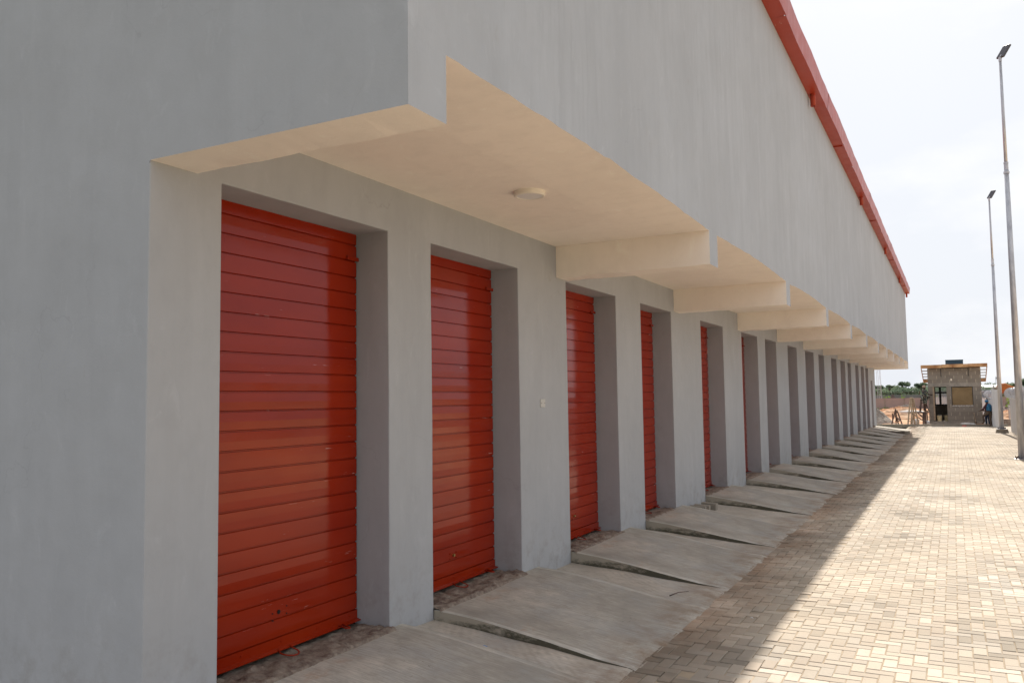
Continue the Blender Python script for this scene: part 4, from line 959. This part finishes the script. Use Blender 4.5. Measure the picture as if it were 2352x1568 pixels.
def joints(**k):
    J = dict(pelvis=((0, 0, .93), (.15, .11)), waist=((0, 0, 1.10), (.135, .10)), chest=((0, 0, 1.30), (.155, .11)), neck=((0, 0, 1.46), .055), head=((0, -.01, 1.56), .085), crown=((0, 0, 1.65), .075), nose=((0, -.095, 1.555), .02),
             shL=((-.18, 0, 1.38), .062), shR=((.18, 0, 1.38), .062), elL=((-.24, .02, 1.12), .045), elR=((.24, .02, 1.12), .045), wrL=((-.22, -.12, .90), .030), wrR=((.22, -.12, .90), .030), paL=((-.22, -.16, .84), .032), paR=((.22, -.16, .84), .032),
             hipL=((-.09, 0, .88), .095), hipR=((.09, 0, .88), .095), knL=((-.10, -.02, .48), .060), knR=((.10, -.02, .48), .060), anL=((-.10, .02, .09), .040), anR=((.10, .02, .09), .040), toL=((-.11, -.14, .035), .032), toR=((.11, -.14, .035), .032))
    for a, v in k.items(): J[a] = (v, J[a][1])
    return J
# workman on the platform, back to the viewer, facing the wall on his right, arms before him
J = joints(elL=(-.20, -.16, 1.14), wrL=(-.08, -.36, 1.10), paL=(-.05, -.42, 1.10), elR=(.23, -.05, 1.10), wrR=(.16, -.26, .96), paR=(.14, -.32, .94), head=(0, -.02, 1.57), nose=(0, -.11, 1.59))
m1 = person((2.04, 51.35, .725), R(118), 'workman in dark patterned clothes and beige cap standing on the platform beside the kiosk', J,
       [('shirt', [('pelvis', 'waist', 'chest'), ('chest', 'shL', 'elL'), ('chest', 'shR', 'elR')], .022, M['pattern']), ('shorts', [('pelvis', 'hipL', 'knL'), ('pelvis', 'hipR', 'knR')], .03, M['pattern'])], .89)
h = MB(); h.lathe((0, 0, 0), [(.108, -.02), (.112, .03), (.10, .08), (.06, .115), (0, .125)], 18); o = h.build('cap', M['hat'], m1, smooth=True); o.location = (0, 0, 1.61)
h = MB(); h.tube([(-.1, 0, .04), (.1, 0, .04)], .05, 8); 
# man by the fence with one foot raised on the kerb
J = joints(knR=(.24, -.28, .66), anR=(.22, -.22, .26), toR=(.24, -.38, .20), elR=(.32, -.12, 1.14), wrR=(.30, -.36, 1.02), paR=(.30, -.42, 1.0), elL=(-.2, -.12, 1.12), wrL=(-.05, -.3, 1.02), paL=(.0, -.36, 1.02), chest=(0, -.05, 1.30), neck=(0, -.10, 1.44), head=(0, -.15, 1.53), crown=(0, -.14, 1.62), nose=(0, -.24, 1.51), shL=(-.18, -.06, 1.38), shR=(.18, -.06, 1.38))
m2 = person((5.17, 47.95, .0), R(-128), 'man in blue vest and blue cap with one foot up on the kerb', J,
       [('shirt', [('neck', 'shL', 'elL', 'wrL'), ('neck', 'shR', 'elR', 'wrR')], .012, M['maroon']), ('vest', [('pelvis', 'waist', 'chest'), ('chest', 'shL'), ('chest', 'shR')], .052, M['blue']), ('trousers', [('pelvis', 'hipL', 'knL', 'anL'), ('pelvis', 'hipR', 'knR', 'anR')], .022, M['brown'])], .83)
h = MB(); h.lathe((0, 0, 0), [(.105, -.03), (.112, .02), (.10, .07), (.06, .105), (0, .115)], 18); o = h.build('cap', M['blue'], m2, smooth=True); o.location = (0, -.15, 1.58)
# second man mostly hidden behind him
J = joints(elL=(-.24, -.1, 1.14), wrL=(-.12, -.3, 1.05), paL=(-.08, -.36, 1.05))
m3 = person((5.12, 49.3, .0), R(-20), 'man in navy trousers mostly hidden behind the one in the blue vest', J,
       [('shirt', [('pelvis', 'waist', 'chest'), ('chest', 'shL', 'elL'), ('chest', 'shR', 'elR')], .022, M['maroon']), ('trousers', [('pelvis', 'hipL', 'knL', 'anL'), ('pelvis', 'hipR', 'knR', 'anR')], .022, M['navy'])], .74)
